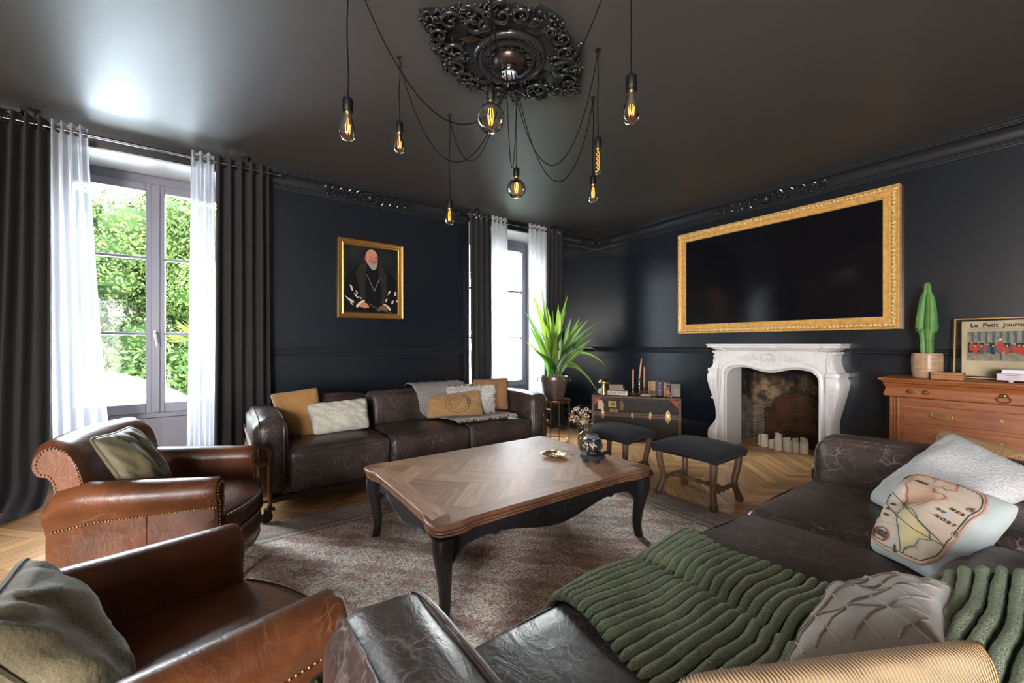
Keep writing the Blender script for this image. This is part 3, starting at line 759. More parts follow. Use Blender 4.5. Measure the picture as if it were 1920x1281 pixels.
# ---------------------------------------------------------------- rug
m_rug, tt, pp = nt('distressed_persian_rug'); co = coords(tt)
sx = N(tt, 'SeparateXYZ'); tt.links.new(co, sx.inputs[0])
def mth(op, a, b=None, c=None):
    n = N(tt, 'Math', operation=op)
    for i, v in enumerate((a, b, c)):
        if v is None: continue
        if isinstance(v, bpy.types.NodeSocket): tt.links.new(v, n.inputs[i])
        else: n.inputs[i].default_value = v
    return n.outputs[0]
ax_ = mth('ABSOLUTE', sx.outputs[0]); ay_ = mth('ABSOLUTE', sx.outputs[1])
dx = mth('SUBTRACT', 1.5, ax_); dy = mth('SUBTRACT', 1.02, ay_); dd = mth('MINIMUM', dx, dy)
n_f = noi(tt, co, 130, 2, .7); n_m = noi(tt, co, 34, 4, .8, 2.2); n_l = noi(tt, co, 2.6, 4, .6); n_b = noi(tt, coords(tt,(1,1,1),rot=(0,0,1)), 27, 4, .75, 2)
base = ramp(tt, [(.36,(.36,.28,.22)),(.46,(.72,.61,.49)),(.56,(.98,.9,.76))], noi(tt, co, 75, 3, .75))
red = ramp(tt, [(.51,(0,0,0)),(.59,(.9,.9,.9))], n_m); blu = ramp(tt, [(.52,(0,0,0)),(.63,(.7,.7,.7))], n_b)
def bw(c): b = N(tt, 'RGBToBW'); tt.links.new(c, b.inputs[0]); return b.outputs[0]
c1 = mix(tt, bw(blu), base, (.2,.22,.26)); c1 = mix(tt, bw(red), c1, (.5,.17,.12))
# medallion lattice
mr = mth('ADD', mth('MULTIPLY', mth('SINE', mth('MULTIPLY', sx.outputs[0], 16.5)), mth('SINE', mth('MULTIPLY', sx.outputs[1], 16.5))), mth('MULTIPLY', mth('SINE', mth('MULTIPLY', mth('ADD', sx.outputs[0], sx.outputs[1]), 44)), .5))
mm = ramp(tt, [(.5,(0,0,0)),(.62,(.55,.55,.55))], mth('ADD', mth('MULTIPLY', mr, .22), mth('MULTIPLY', n_m, 1.0)))
c1 = mix(tt, bw(mm), c1, (.3,.14,.12))
# border bands
bd = ramp(tt, [(0,(.06,.05,.05)),(.05,(.06,.05,.05)),(.055,(.5,.43,.34)),(.1,(.48,.42,.34)),(.11,(.1,.1,.12)),(.22,(.38,.33,.28)),(.5,(.34,.24,.21)),(.62,(.36,.31,.27)),(.78,(.09,.07,.08)),(.8,(.45,.4,.34)),(.87,(.45,.38,.32)),(.9,(.1,.08,.09)),(1,(.34,.3,.26))], mth('MULTIPLY', dd, 3.1))
bmask = mth('LESS_THAN', dd, .31)
bord = mix(tt, .33, bd, c1); 
c2 = mix(tt, bmask, c1, bord)
c2 = mix(tt, 1, c2, ramp(tt, [(.3,g3(.8)),(.7,g3(1.3))], n_l), 'MULTIPLY')
c2 = mix(tt, 1, c2, ramp(tt, [(.3,g3(.55)),(.65,g3(1.3))], noi(tt, co, 260, 1)), 'MULTIPLY')
tt.links.new(c2, pp.inputs['Base Color']); pp.inputs['Roughness'].default_value = .95; bump(tt, pp, n_f, .7, .006)
mb = MB(); mb.rbox((0,0,.006),(1.5,1.02,.006),.004,n=8)
o = mb.build('rug', m_rug, loc=(1.25, 1.985, 0)); tag(o, 'faded red, blue and cream Persian-style rug under the coffee table', 'rug')

# ---------------------------------------------------------------- pillows
def pillow(name, lab, q, th, mats, parent=None, cat='cushion', piping=None, n=26, wr=.006, seed=0, pinch=.028, group=None, ridge=None, back=.75, pr=.006, root_extra=None):
    """q: four corners (bottom-left, bottom-right, top-right, top-left) of the face turned to the viewer"""
    a, b, c, d = [V(p) for p in q]; ctr = (a+b+c+d)/4
    t = thing(name, lab, cat, ctr, 0, group)
    nrm = (b - a).cross(d - a).normalized()
    if nrm.dot(V((0,0,1.145)) - ctr) < 0: nrm = -nrm
    def pos(u, v, s):
        U, W = 2*u-1, 2*v-1
        u2 = .5 + (u-.5)*(1 - pinch*2*(1-W*W)); v2 = .5 + (v-.5)*(1 - pinch*2*(1-U*U))
        p = a*(1-u2)*(1-v2) + b*u2*(1-v2) + c*u2*v2 + d*(1-u2)*v2
        h = th * (max(0,(1-U*U))*max(0,(1-W*W)))**.42
        ck = 1 - .07*(abs(U)**5*abs(W)**5); p = ctr + (p - ctr)*ck
        nn = noise.noise(V((U*1.7+seed, W*1.7, s))) * .16 * th * 2*(1-U*U)*(1-W*W)
        e = 1 - min(1-abs(U), 1-abs(W))
        wk = wr * e**2 * sin((U*9 + W*7)*1.6 + 3*noise.noise(V((U*3,W*3,seed)))) * (1-abs(U)**8)*(1-abs(W)**8)
        r_ = ridge(u, v)*(1-abs(U)**6)*(1-abs(W)**6) if ridge and s > 0 else 0
        return p - ctr + nrm * ((h + nn + wk + r_) if s > 0 else -(h*back))
    mb = MB()
    for s in (1, -1):
        vs = [pos(i/n, j/n, s) for j in range(n+1) for i in range(n+1)]; uv = [(i/n, j/n) for j in range(n+1) for i in range(n+1)]
        fs = [((j*(n+1)+i), (j*(n+1)+i+1), ((j+1)*(n+1)+i+1), ((j+1)*(n+1)+i)) for j in range(n) for i in range(n)]
        fl_ = (vs[n+2] - vs[0]).dot(nrm) * 0
        # orient
        f0 = fs[len(fs)//2]; nn = (vs[f0[1]]-vs[f0[0]]).cross(vs[f0[3]]-vs[f0[0]])
        if nn.dot(nrm)*s < 0: fs = [f[::-1] for f in fs]
        mb.add(vs, fs, 0 if s > 0 or len(mats) < 2 else 1, uvs=uv)
    o = mb.build('cover', mats, t, smooth=180)
    bm = bmesh.new(); bm.from_mesh(o.data); bmesh.ops.remove_doubles(bm, verts=bm.verts, dist=.0006); bm.to_mesh(o.data); bm.free()
    if piping:
        rim = [pos(i/n, 0, 1) for i in range(n)] + [pos(1, j/n, 1) for j in range(n)] + [pos(1-i/n, 1, 1) for i in range(n)] + [pos(0, 1-j/n, 1) for j in range(n)]
        mb = MB(); mb.tube(rim, pr, 6, closed=True); mb.build('piping', piping, t)
    t['_n'] = 0; del t['_n']
    return t, pos, nrm

# ---------------------------------------------------------------- leather sofas on a pipe frame
def sofa(lab, x0, x1, yf, yb, flip, aw=.2, ah=.65, seat=.40, lbl_group=None, backh=.66, casters=True):
    """front edge at yf, back at yb; the sofa faces from yb to yf"""
    L = x1 - x0; dpt = abs(yf - yb); t = thing('leather_sofa', lab, 'sofa', ((x0+x1)/2, (yf+yb)/2, 0), pi if flip else 0, lbl_group)
    hx, hy = L/2, dpt/2           # local: front at -hy
    zb = .14
    for s in (-1, 1):
        mb = MB(); mb.rbox((s*(hx-aw/2), .0, (ah+zb)/2), (aw/2, hy-.015, (ah-zb)/2), .07, (.012,.012,.02), 9, ns=.012, nf=5, seed=s)
        a = mb.build('arm', M_dleath, t, smooth=180)
        mb = MB()
        for xx in (s*(hx-aw) + s*.03, s*hx - s*.03):
            pts = [(xx, -hy+.017, zb+.05)] + [(xx, -hy+.012, z) for z in (zb+.2, ah-.16, ah-.09)] + [(xx, -hy+.03, ah-.035), (xx, -hy+.07, ah-.008), (xx, -hy+.16, ah+.004)] + [(xx, y, ah+.006) for y in (-.2, .1)] + [(xx, hy-.12, ah)]
            mb.tube(smooth_path(pts, 4), .0045, 6)
        mb.build('seam', M_dleath, a)
    iw = L - 2*aw; n = 3
    for i in range(n):
        w_ = iw/n; cx = -iw/2 + w_*(i+.5)
        mb = MB(); mb.rbox((cx, -.12, (seat+zb)/2+.02), (w_/2-.002, hy-.125, (seat-zb)/2+.01), .035, (.0,.012,.035), 10, ns=.010, nf=5, seed=i+3)
        c_ = mb.build('seat_cushion', M_dleath, t, smooth=180)
        mb = MB(); zz = seat + .004; yy = -hy + .012
        mb.tube(smooth_path([(cx-w_/2+.015, yy, zz), (cx-w_/4, yy-.008, zz+.01), (cx, yy-.012, zz+.013), (cx+w_/4, yy-.008, zz+.01), (cx+w_/2-.015, yy, zz)], 6), .005, 6); mb.build('piping', M_dleath, c_)
        mb = MB(); ax = Matrix.Rotation(R(-9), 3, 'X')
        mb.rbox((cx, hy-.21, (backh+seat)/2+.01), (w_/2-.003, .085, (backh-seat)/2+.045), .06, (0,.03,.012), 9, ns=.012, nf=5, ax=ax, seed=i+9)
        b_ = mb.build('back_cushion', M_dleath, t, smooth=180)
        mb = MB(); q = [ax @ V((xx*(w_/2-.015), -.055, (backh-seat)/2+.013)) + V((cx, hy-.21, (backh+seat)/2+.012)) for xx in (-1,-.5,0,.5,1)]; mb.tube(smooth_path(q,4), .005, 6); mb.build('piping', M_dleath, b_)
    mb = MB(); mb.rbox((0, hy-.06, (backh+zb)/2-.02), (hx-aw*.6, .06, (backh-zb)/2-.02), .04, n=8); mb.build('back', M_dleath, t, smooth=180)
    mb = MB()
    for s in (-1, 1):
        px = s*(hx - .12)
        mb.box((px-.02,-hy+.02,zb-.035),(px+.02,hy-.02,zb))
    mb.box((-hx+.1,-hy+.03,zb-.035),(hx-.1,-hy+.07,zb)); mb.box((-hx+.1,hy-.07,zb-.035),(hx-.1,hy-.03,zb)); mb.build('base_frame', M_cast, t)
    for s in (-1, 1):
        px = s*(hx - .085)
        for fb in (-1, 1):
            yy = fb*(hy + .016)
            mb = MB()
            mb.tube(smooth_path([(s*(hx+.012), fb*(hy-.02), ah-.16), (s*(hx-.0), yy, ah-.16), (s*(hx-.05), yy, ah-.163), (px, yy, ah-.19), (px, yy, ah-.26), (px, yy, .3), (px, yy, .11)], 6), .0125, 10)
            for z in (ah-.22, .42, .34, .16): mb.tube([(px, yy, z), (px, yy, z+.022)], .0165, 10)
            mb.tube([(px, yy, .38), (s*(hx+.006), yy, .38)], .0115, 10); mb.tube([(px+s*.03, yy, .38), (px+s*.052, yy, .38)], .0165, 10)
            mb.tube([(px-.045, yy, .135), (px+.045, yy, .135)], .009, 8)
            mb.build('pipe_upright', M_pipe, t)
            cs = MB(); cs.tube([(px, yy, .11), (px, yy, .085)], .014, 10); cs.box((px-.03, yy-.022, .078), (px+.03, yy+.022, .088))
            for q in (-1, 1): cs.prism([(px-.032,.082),(px+.012,.082),(px-.004,.03),(px-.034,.024)], yy+q*.021, yy+q*.0165, 'y')
            c_ = cs.build('caster', M_cast, t)
            wl = MB(); wl.lathe([(.006,-.014),(.034,-.014),(.0375,-.008),(.0375,.008),(.034,.014),(.006,.014)], 22, (px-.02, yy, .0378), ax=Matrix.Rotation(R(90),3,'X')); wl.tube([(px-.02,yy-.024,.0378),(px-.02,yy+.024,.0378)], .006, 8); wl.build('wheel', M_cast, c_)
        mb = MB(); mb.tube([(s*(hx+.012), -hy+.02, ah-.16), (s*(hx+.012), hy-.02, ah-.16)], .0125, 10); mb.tube([(s*(hx+.012), -hy+.02, .38), (s*(hx+.012), hy-.02, .38)], .0115, 10); mb.build('side_pipe', M_pipe, t)
    return t
sofa('dark brown leather sofa with bronze pipe frame along the window wall', .165, 2.625, 3.045, 3.93, False, lbl_group='dark leather sofas')
sofa('dark brown leather sofa in the foreground with the green ribbed throw on its seat', .145, 2.70, .825, -.09, True, seat=.42, ah=.665, backh=.535, lbl_group='dark leather sofas')

# ---------------------------------------------------------------- tan club armchairs
def nails(mb, pts, step=.016, r=.0052, n_=None):
    pts = [V(p) for p in pts]; acc = 0; last = pts[0]
    for i in range(1, len(pts)):
        seg = (pts[i] - pts[i-1]); l = seg.length
        d = -acc
        while d + step <= l:
            d += step
            mb.ball(pts[i-1] + seg*(d/l), r, 6)
        acc = l - d
def armchair(lab, loc, rz, kx=.76):
    t = thing('leather_armchair', lab, 'armchair', loc, rz, 'tan leather armchairs')
    hw = .35
    SP = smooth_path([(-.30,.0,.0),(-.335,0,.22),(-.375,0,.40),(-.40,0,.55),(-.43,0,.65)], 5)
    # back: scroll profile in x-z, swept across y with slightly wrapped ends
    prof = [(-.19,.34),(-.235,.46),(-.275,.57),(-.305,.665),(-.335,.72),(-.38,.755),(-.43,.768),(-.475,.755),(-.505,.72),(-.508,.68),(-.485,.648),(-.45,.64),(-.425,.615),(-.405,.55),(-.38,.44),(-.36,.34)]
    prof = [(p.x, p.z) for p in smooth_path([(x,0,z) for x, z in prof], 3)]
    mb = MB(); secs = []
    n = 18
    for i in range(n+1):
        s = -1 + 2*i/n; y = s*(hw-.035)
        k = 1 - .10*max(0, abs(s)-.9)/.1
        wrap = .035*s*s
        cxx, czz = -.36, .55
        secs.append([((x - cxx)*k + cxx + wrap, y, (z - czz)*k + czz - .012*s*s) for x, z in prof])
    mb.loft(secs); b_ = mb.build('backrest', M_tan, t, smooth=50)
    for s in (-1, 1):
        pts = [((x + .36)*.78 - .362 + .035, s*(hw-.033), (z - .55)*.84 + .55) for x, z in prof]
        mb = MB(); nails(mb, [p for p in pts + pts[:1] if p[2] > .44], .015); mb.build('nailhead_trim', M_nail, b_, smooth=180)
    # arms
    for s in (-1, 1):
        mb = MB(); secs = []
        for x, top, w_, rl in ((-.40,.52,.045,.05),(-.36,.565,.052,.06),(-.25,.585,.055,.064),(-.1,.578,.055,.064),(.1,.568,.055,.062),(.27,.56,.055,.06),(.335,.557,.054,.06),(.348,.552,.048,.055)):
            yc = hw - .055
            q = [(yc - w_*.75, .2), (yc - w_*.8, .36), (yc - w_*.85, top - .13)]
            q += [(yc + .004 + rl*cos(a), top - rl + rl*sin(a)) for a in [pi*1.02 - k_*pi*1.25/12 for k_ in range(13)]]
            q += [(yc + w_*.62, top - .135), (yc + w_*.66, .36), (yc + w_*.62, .2)]
            secs.append([(x, s*y, z) for y, z in (q if s > 0 else q[::-1])])
        secs = secs[::-1]
        mb.loft(secs); a_ = mb.build('arm', M_tan, t, smooth=50)
        mb = MB()
        fr = [(.352, s*(hw-.055 + .004 + .042*cos(a)), .552 - .058 + .042*sin(a)) for a in [pi*1.15 - k_*pi*1.3/16 for k_ in range(17)]]
        nails(mb, [(.352, s*(hw-.09), .24)] + [(.352, s*(hw-.088), .45)] + fr + [(.352, s*(hw-.034), .45), (.352, s*(hw-.034), .24)], .0125, .0045)
        nails(mb, [(x, s*(hw - .0155 - .004), z) for x, z in ((-.385,.405),(-.2,.428),(0,.43),(.2,.432),(.34,.432))], .0145, .0055)
        mb.build('nailhead_trim', M_nail, a_, smooth=180)
        # outer side panel
        mb = MB(); secs = []
        for x, zt, out in ((-.36,.41,.035),(-.2,.425,.02),(.0,.43,.018),(.2,.432,.018),(.33,.432,.02)):
            ins = .03*max(0, -x)/.36
            secs.append([(x + (.05 if x < -.3 else 0), s*(hw-out-.03-ins*1.6), .12), (x + (.05 if x < -.3 else 0), s*(hw-out-ins*1.6), .12), (x, s*(hw-out-ins*.4), .28), (x, s*(hw-out), zt), (x, s*(hw-out-.03), zt)])
        if s < 0: secs = secs[::-1]
        mb.loft(secs); p_ = mb.build('side_panel', M_tan, t, smooth=60)
        mb = MB(); mb.tube([(.02, s*(hw-.018), .43), (.02, s*(hw-.02), .28), (.02, s*(hw-.021), .12)], .004, 6); mb.build('welt', M_tan, p_)
    # back panel outside
    mb = MB(); secs = []
    for i in range(13):
        s = -1 + 2*i/12; y = s*(hw-.055)
        secs.append([(-.34+.045*s*s, y*.92, .12), (-.29+.045*s*s, y*.92, .12), (-.33+.04*s*s, y, .45), (-.42+.04*s*s, y, .62), (-.40+.04*s*s, y, .45)])
    mb.loft(secs); mb.build('back_panel', M_tan, t, smooth=60)
    # seat cushion with bowed front
    def bow(y): return .36 + .075*(1 - (y/.28)**2) if abs(y) < .28 else .36
    def dee(z, inset, puffy):
        pts = []
        for i in range(21):
            y = -.272 + .544*i/20; pts.append((bow(y) - inset, y*(1 - inset*1.5), z))
        pts += [(-.24, .25, z), (-.27, .12, z), (-.27, -.12, z), (-.24, -.25, z)]
        return pts
    mb = MB(); mb.loft([dee(.27,.02,0), dee(.285,.004,0), dee(.31,-.004,0), dee(.345,-.004,0), dee(.37,.006,0), dee(.382,.03,0), dee(.395,.1,0), dee(.405,.2,0)]); c_ = mb.build('seat_cushion', M_tan, t, smooth=60)
    mb = MB(); mb.tube([(x+.002, y, z) for x, y, z in dee(.372,.0,0)[:21]], .0055, 6); mb.tube([(x+.002, y, z) for x, y, z in dee(.287,.0,0)[:21]], .0055, 6); mb.build('piping', M_tan, c_)
    mb = MB(); mb.loft([dee(.13,.03,0), dee(.15,.012,0), dee(.2,.0,0), dee(.25,.006,0), dee(.275,.03,0)]); f_ = mb.build('front_rail', M_tan, t, smooth=60)
    mb = MB(); nails(mb, [(x+.004, y, z) for x, y, z in dee(.143,.014,0)[:21]], .014, .0048); mb.build('nailhead_trim', M_nail, f_, smooth=180)
    m_leg = M_oakd
    for s in (-1, 1):
        mb = MB(); mb.lathe([(.016,.035),(.019,.05),(.026,.13),(.026,.15)], 14, (.31, s*.27, 0)); l_ = mb.build('leg', m_leg, t)
        mb = MB(); mb.lathe([(.012,.02),(.018,.032),(.02,.055),(.0,.056)], 14, (.31, s*.27, 0)); mb.ball((.31, s*.27, .0142), (.014,.014,.014), 10); mb.build('caster', simple('dull_pewter_caster', (.25,.24,.24), .35, 1), l_)
        mb = MB(); mb.tube([(-.27, s*.24, .15), (-.30, s*.25, .07), (-.34, s*.26, .0)], [.026,.02,.015], 8); mb.build('leg', m_leg, t)
    for ch in list(t.children) + [g for c in t.children for g in c.children]:
        for v in ch.data.vertices:
            if v.co.x < .35: v.co.x = .35 - (.35 - v.co.x)*kx
    return t
M_oakd = simple('dark_turned_wood', (.1,.05,.025), .4)
armchair('tan leather club armchair beside the large window, brass nailheads along its arm', (-.26, 2.60, 0), R(-15.7))
armchair('tan leather club armchair in the near left corner of the photo, cut by the frame', (-.20, 1.225, 0), R(17.5), .95)

# ---------------------------------------------------------------- coffee table
t = thing('coffee_table', 'low coffee table with oak parquet top and black scalloped legs on the rug', 'coffee table', (1.375, 1.975, 0.012))
hx, hy, zt = .70, .515, .41
def outline(ins):
    pts = []
    def quarter(sx_, sy_):
        X, Y = hx - ins, hy - ins
        q = [(X - .17, Y - .022), (X - .15, Y - .012), (X - .12, Y - .002), (X - .09, Y), (X - .055, Y - .004)]
        q += [(X - .05 + .05*cos(a), Y - .054 + .05*sin(a)) for a in (1.25, .9, .6, .3)]
        q += [(X, Y - .09), (X - .002, Y - .12), (X - .012, Y - .15), (X - .022, Y - .17)]
        return [(sx_*x, sy_*y) for x, y in q]
    a = quarter(1,1)[::-1]; b = quarter(-1,1); c = quarter(-1,-1)[::-1]; d = quarter(1,-1)
    def mid(p, q, k, dx_, dy_): return [(p[0] + (q[0]-p[0])*i/k + dx_*sin(pi*i/k), p[1] + (q[1]-p[1])*i/k + dy_*sin(pi*i/k)) for i in range(1, k)]
    out = a + mid(a[-1], b[0], 8, 0, -.004) + b + mid(b[-1], c[0], 8, .004, 0) + c + mid(c[-1], d[0], 8, 0, .004) + d + mid(d[-1], a[0], 8, -.004, 0)
    return out
mb = MB(); z = zt - .062; secs = []
for dz, ins in ((0,.035),(.004,.02),(.01,.014),(.016,.016),(.018,.024),(.02,.016),(.026,.008),(.032,.01),(.034,.018),(.036,.01),(.042,.002),(.05,0),(.056,.002),(.0605,.008),(.062,.014)):
    secs.append([(x, y, z + dz) for x, y in outline(ins)])
mb.loft(secs); mb.build('tabletop', M_table_edge, t, smooth=40)
mb = MB(); herringbone(mb, -hx+.115, hx-.115, -hy+.115, hy-.115, .105, .315, -.02, .03, zt + .0006, -pi/4 + 0, .0003)
mb.build('parquet_inlay', M_parq, t, smooth=0)
mb = MB()      # flat border boards mitred round the inlay
bx, by = hx-.025, hy-.025; ix, iy = hx-.115, hy-.115
for k_, (p, q, r_, s_) in enumerate((((-bx+.06,-by),(bx-.06,-by),(ix,-iy),(-ix,-iy)),((bx,-by+.06),(bx,by-.06),(ix,iy),(ix,-iy)),((bx-.06,by),(-bx+.06,by),(-ix,iy),(ix,iy)),((-bx,by-.06),(-bx,-by+.06),(-ix,-iy),(-ix,iy)))):
    if k_ % 2: uvs = [(v[1], v[0]) for v in (p,q,r_,s_)]
    else: uvs = [v for v in (p,q,r_,s_)]
    mb.add([(*v, zt+.0005) for v in (p,q,r_,s_)], [(0,1,2,3)], 0, .3 + .1*k_, uvs)
mb.build('border_boards', M_parq, t, smooth=0)
def apron(L, axis, off, sgn):
    mb = MB(); n = 44; top = zt - .06
    secs = []
    for i in range(n+1):
        s = -1 + 2*i/n; a = abs(s)
        zl = top - .035 - .105*max(0, (a-.80)/.2)**1.5*0 - .02
        zl = top - .085 + .03*cos(a*pi*1.5)*(-1)*(1 if a < .9 else 1) - (.05*((a-.86)/.14)**1.5 if a > .86 else 0)
        zl += .012*(1 if .62 < a < .68 else 0)*-1
        x = s*L
        y0, y1 = off, off + sgn*-.02
        q = [(x, y0, zl), (x, y1, zl), (x, y1, top), (x, y0, top)]
        if axis == 'y': q = [(p[1], p[0], p[2]) for p in q]
        secs.append(q)
    mb.loft(secs); o = mb.build('apron', M_table_dark, t, smooth=30)
    bm = bmesh.new(); bm.from_mesh(o.data); bmesh.ops.recalc_face_normals(bm, faces=bm.faces); bm.to_mesh(o.data); bm.free()
    mb = MB(); e = [( -1 + 2*i/n)*L for i in range(n+1)]
    pts = [V(secs[i][0]) + V((0,0,.006)) for i in range(n+1)]; mb.tube(pts, .006, 6)
    for s in (-1, 1):
        for k_ in (.05, .13):
            c = [s*k_*1.0, off + sgn*.004, top - .045]
            q = [(c[0] + .028*(1-.8*i/16)*cos(s*2.6*pi*i/16), c[1], c[2] + .028*(1-.8*i/16)*sin(2.6*pi*i/16)) for i in range(17)]
            if axis == 'y': q = [(p[1], p[0], p[2]) for p in q]
            if L > .5: mb.tube(q, .005, 6)
    mb.build('carved_edge', M_table_dark, o)
apron(.60, 'x', -.455, -1); apron(.60, 'x', .455, 1); apron(.42, 'y', -.635, -1); apron(.42, 'y', .635, 1)
for sx_ in (-1, 1):
    for sy_ in (-1, 1):
        mb = MB(); secs = []
        for z, o_, w_ in ((.348,.012,.042),(.30,.016,.041),(.26,.012,.037),(.2,.0,.031),(.13,-.012,.026),(.07,-.016,.023),(.02,-.008,.022),(.0,-.004,.022)):
            cx, cy = sx_*(.635 + o_*.7), sy_*(.455 + o_*.7)
            secs.append([(cx + w_*cos(a)*(1.0 if abs(sin(2*a)) < .9 else 1.14), cy + w_*sin(a)*(1.0 if abs(sin(2*a)) < .9 else 1.14), z) for a in [2*pi*k_/16 for k_ in range(16)]])
        mb.loft(secs[::-1]); l_ = mb.build('leg', M_table_dark, t, smooth=60)

# ---------------------------------------------------------------- stools
def stool(lab, loc, rz):
    t = thing('velvet_stool', lab, 'stool', loc, rz, 'black velvet stools')
    hx_, hy_ = .205, .25; mb = MB(); n = 20; top = []; 
    vs = []; fs = []
    def edge(s): return .012*cos(s*pi)       # scalloped lower edge
    N_ = n+1
    for j in range(N_):
        for i in range(N_):
            U, W = -1 + 2*i/n, -1 + 2*j/n
            r_ = max(abs(U), abs(W)); z = .395 + .035*(1 - abs(U)**2.4)*(1 - abs(W)**2.4) + .01*(1 - r_**10)
            k_ = 1 - .03*(max(0, abs(U)+abs(W)-1.7))
            vs.append((U*hx_*k_, W*hy_*k_, z))
    for j in range(n):
        for i in range(n): fs.append((j*N_+i, j*N_+i+1, (j+1)*N_+i+1, (j+1)*N_+i))
    rim = [(i, 0) for i in range(n)] + [(n, j) for j in range(n)] + [(n-i, n) for i in range(n)] + [(0, n-j) for j in range(n)]
    base = len(vs); rows = [[j*N_+i for i, j in rim]]
    for dz, ins in ((-.012,-.006),(-.03,-.008),(-.05,-.004),(-.066,.0)):
        row = []
        for (i, j) in rim:
            x, y, z = vs[j*N_+i]; s = (-1 + 2*i/n) if j in (0, n) else (-1 + 2*j/n)
            q = 1 - ins/.2; ex = edge(s)*(abs(dz)/.066) + (0 if abs(s) < .99 else -.006*(abs(dz)/.066))
            row.append(len(vs)); vs.append((x*q, y*q, z + dz + .018*(1-abs(s)**2)*(abs(dz)/.066)))
        rows.append(row)
    for a, b in zip(rows, rows[1:]):
        for k_ in range(len(rim)): m_ = (k_+1) % len(rim); fs.append((a[k_], b[k_], b[m_], a[m_]))
    fs.append(tuple(rows[-1][::-1])); mb.add(vs, fs); mb.build('seat', M_velvet, t, smooth=60)
    for sx_ in (-1, 1):
        for sy_ in (-1, 1):
            pts = [(.17,.21,.345),(.172,.212,.31),(.165,.205,.24),(.15,.195,.17),(.148,.195,.12),(.165,.207,.06),(.178,.216,.02),(.18,.218,.0)]
            mb = MB(); mb.tube(smooth_path([(sx_*x, sy_*y, z) for x, y, z in pts], 3), [.025,.026,.026,.025,.025,.024,.024,.023,.023,.022,.022,.022,.022,.022,.022,.023,.025,.027,.028,.027,.024,.018][:22], 10)
            l_ = mb.build('leg', M_oak, t)
            mb = MB(); mb.ball((sx_*.165, sy_*.205, .03), (.018,.016,.02), 10); mb.ball((sx_*.195, sy_*.21, .028), (.014,.014,.018), 10); mb.build('foot_scroll', M_oak, l_)
    def twist(a, b, turns):
        a, b = V(a), V(b); mb = MB(); d = (b-a).normalized(); u = d.orthogonal().normalized(); w_ = d.cross(u); n = 60
        for ph in (0, pi):
            mb.tube([a + (b-a)*i/n + (u*cos(turns*2*pi*i/n+ph) + w_*sin(turns*2*pi*i/n+ph))*.0085 for i in range(n+1)], .0105, 8)
        mb.build('stretcher', M_oak, t)
    twist((-.15,-.198,.125),(.15,-.198,.125),2.5); twist((-.15,.198,.125),(.15,.198,.125),2.5); twist((0,-.198,.125),(0,.198,.125),3)
    return t
stool('black velvet stool with turned oak legs, the nearer of the two', (2.89, 1.665, 0), R(0))
stool('black velvet stool with turned oak legs, in front of the old trunk', (2.835, 2.385, 0), R(4))

# ---------------------------------------------------------------- trunk
ux = V((.36, -.505)).normalized(); ang = math.atan2(ux.y, ux.x)
t = thing('steamer_trunk', 'worn brown-black steamer trunk with brass locks and red corners', 'trunk', (3.645, 3.447, 0), ang)
TL, TD, TH = 1.0, .40, .52       # local x along front, y to the back
m_tr = simple('worn_black_brown_trunk_canvas', (.018,.012,.01), .65, var=.6, vs=14, bmp=.3, bs=60)
m_trs = simple('worn_brown_trunk_edge', (.1,.055,.03), .55, var=.45, vs=30)
m_red = simple('faded_red_trunk_corner', (.35,.05,.03), .6, var=.3, vs=30)
mb = MB(); mb.rbox((TL/2, TD/2, .155), (TL/2-.004, TD/2-.004, .155), .012, n=4); mb.build('body', m_tr, t)
mb = MB(); mb.rbox((TL/2, TD/2, .418), (TL/2-.004, TD/2-.004, .102), .012, n=4); lid = mb.build('lid', m_tr, t)
mb = MB()
for x in (0, TL): 
    for y in (0, TD): mb.rbox((x + (.012 if x == 0 else -.012), y + (.012 if y == 0 else -.012), TH/2), (.014,.014,TH/2), .005, n=2)
for z in (.008, TH-.006):
    for y in (0, TD): mb.rbox((TL/2, y + (.010 if y == 0 else -.010), z), (TL/2, .013, .012), .005, n=2)
    for x in (0, TL): mb.rbox((x + (.010 if x == 0 else -.010), TD/2, z), (.013, TD/2, .012), .005, n=2)
mb.box((0,-.006,.285),(TL,-.001,.312)); mb.box((0,-.006,.316),(TL,-.001,.335)); mb.build('edge_binding', m_trs, t)
mb = MB(); nails(mb, [(.02,-.005,TH-.03),(TL-.02,-.005,TH-.03)], .018, .003); nails(mb, [(.03,-.003,.02),(.03,-.003,TH-.03)], .018, .003); nails(mb, [(TL-.03,-.003,.02),(TL-.03,-.003,TH-.03)], .018, .003); mb.build('studs', M_nail, t)
for x, z, s in ((.03,TH-.02,1),(TL-.03,TH-.02,-1),(.03,.02,1),(TL-.03,.02,-1)):
    mb = MB(); up = -1 if z > .2 else 1; mb.prism([(x,z),(x+s*.09,z),(x,z+up*.09)][::1], -.0045, -.002, 'y'); mb.build('corner_patch', m_red, t)
for x, w_, h_, big in ((.13,.045,.13,0),(.47,.03,.07,0),(.67,.036,.1,0),(.86,.055,.16,1)):
    mb = MB(); zc = .31
    mb.prism([(x + w_*.5*cos(a), zc + h_*.5*sin(a)*(1 if sin(a) > 0 else .9)) for a in [2*pi*i/14 for i in range(14)]], -.014, -.006, 'y')
    mb.rbox((x,-.018,zc-.01),(w_*.28,.008,h_*.3),.006,n=2); mb.ball((x,-.018,zc+h_*.3),(w_*.25,.008,w_*.25),10); mb.build('lock_latch', M_brass, t, bevel=.002)
lab_m = [simple('torn_cream_paper', (.62,.46,.36), .8, var=.15), simple('yellow_paper_label', (.5,.38,.12), .8, var=.3, vs=60), simple('brown_paper_label', (.22,.12,.06), .8, var=.3, vs=40)]
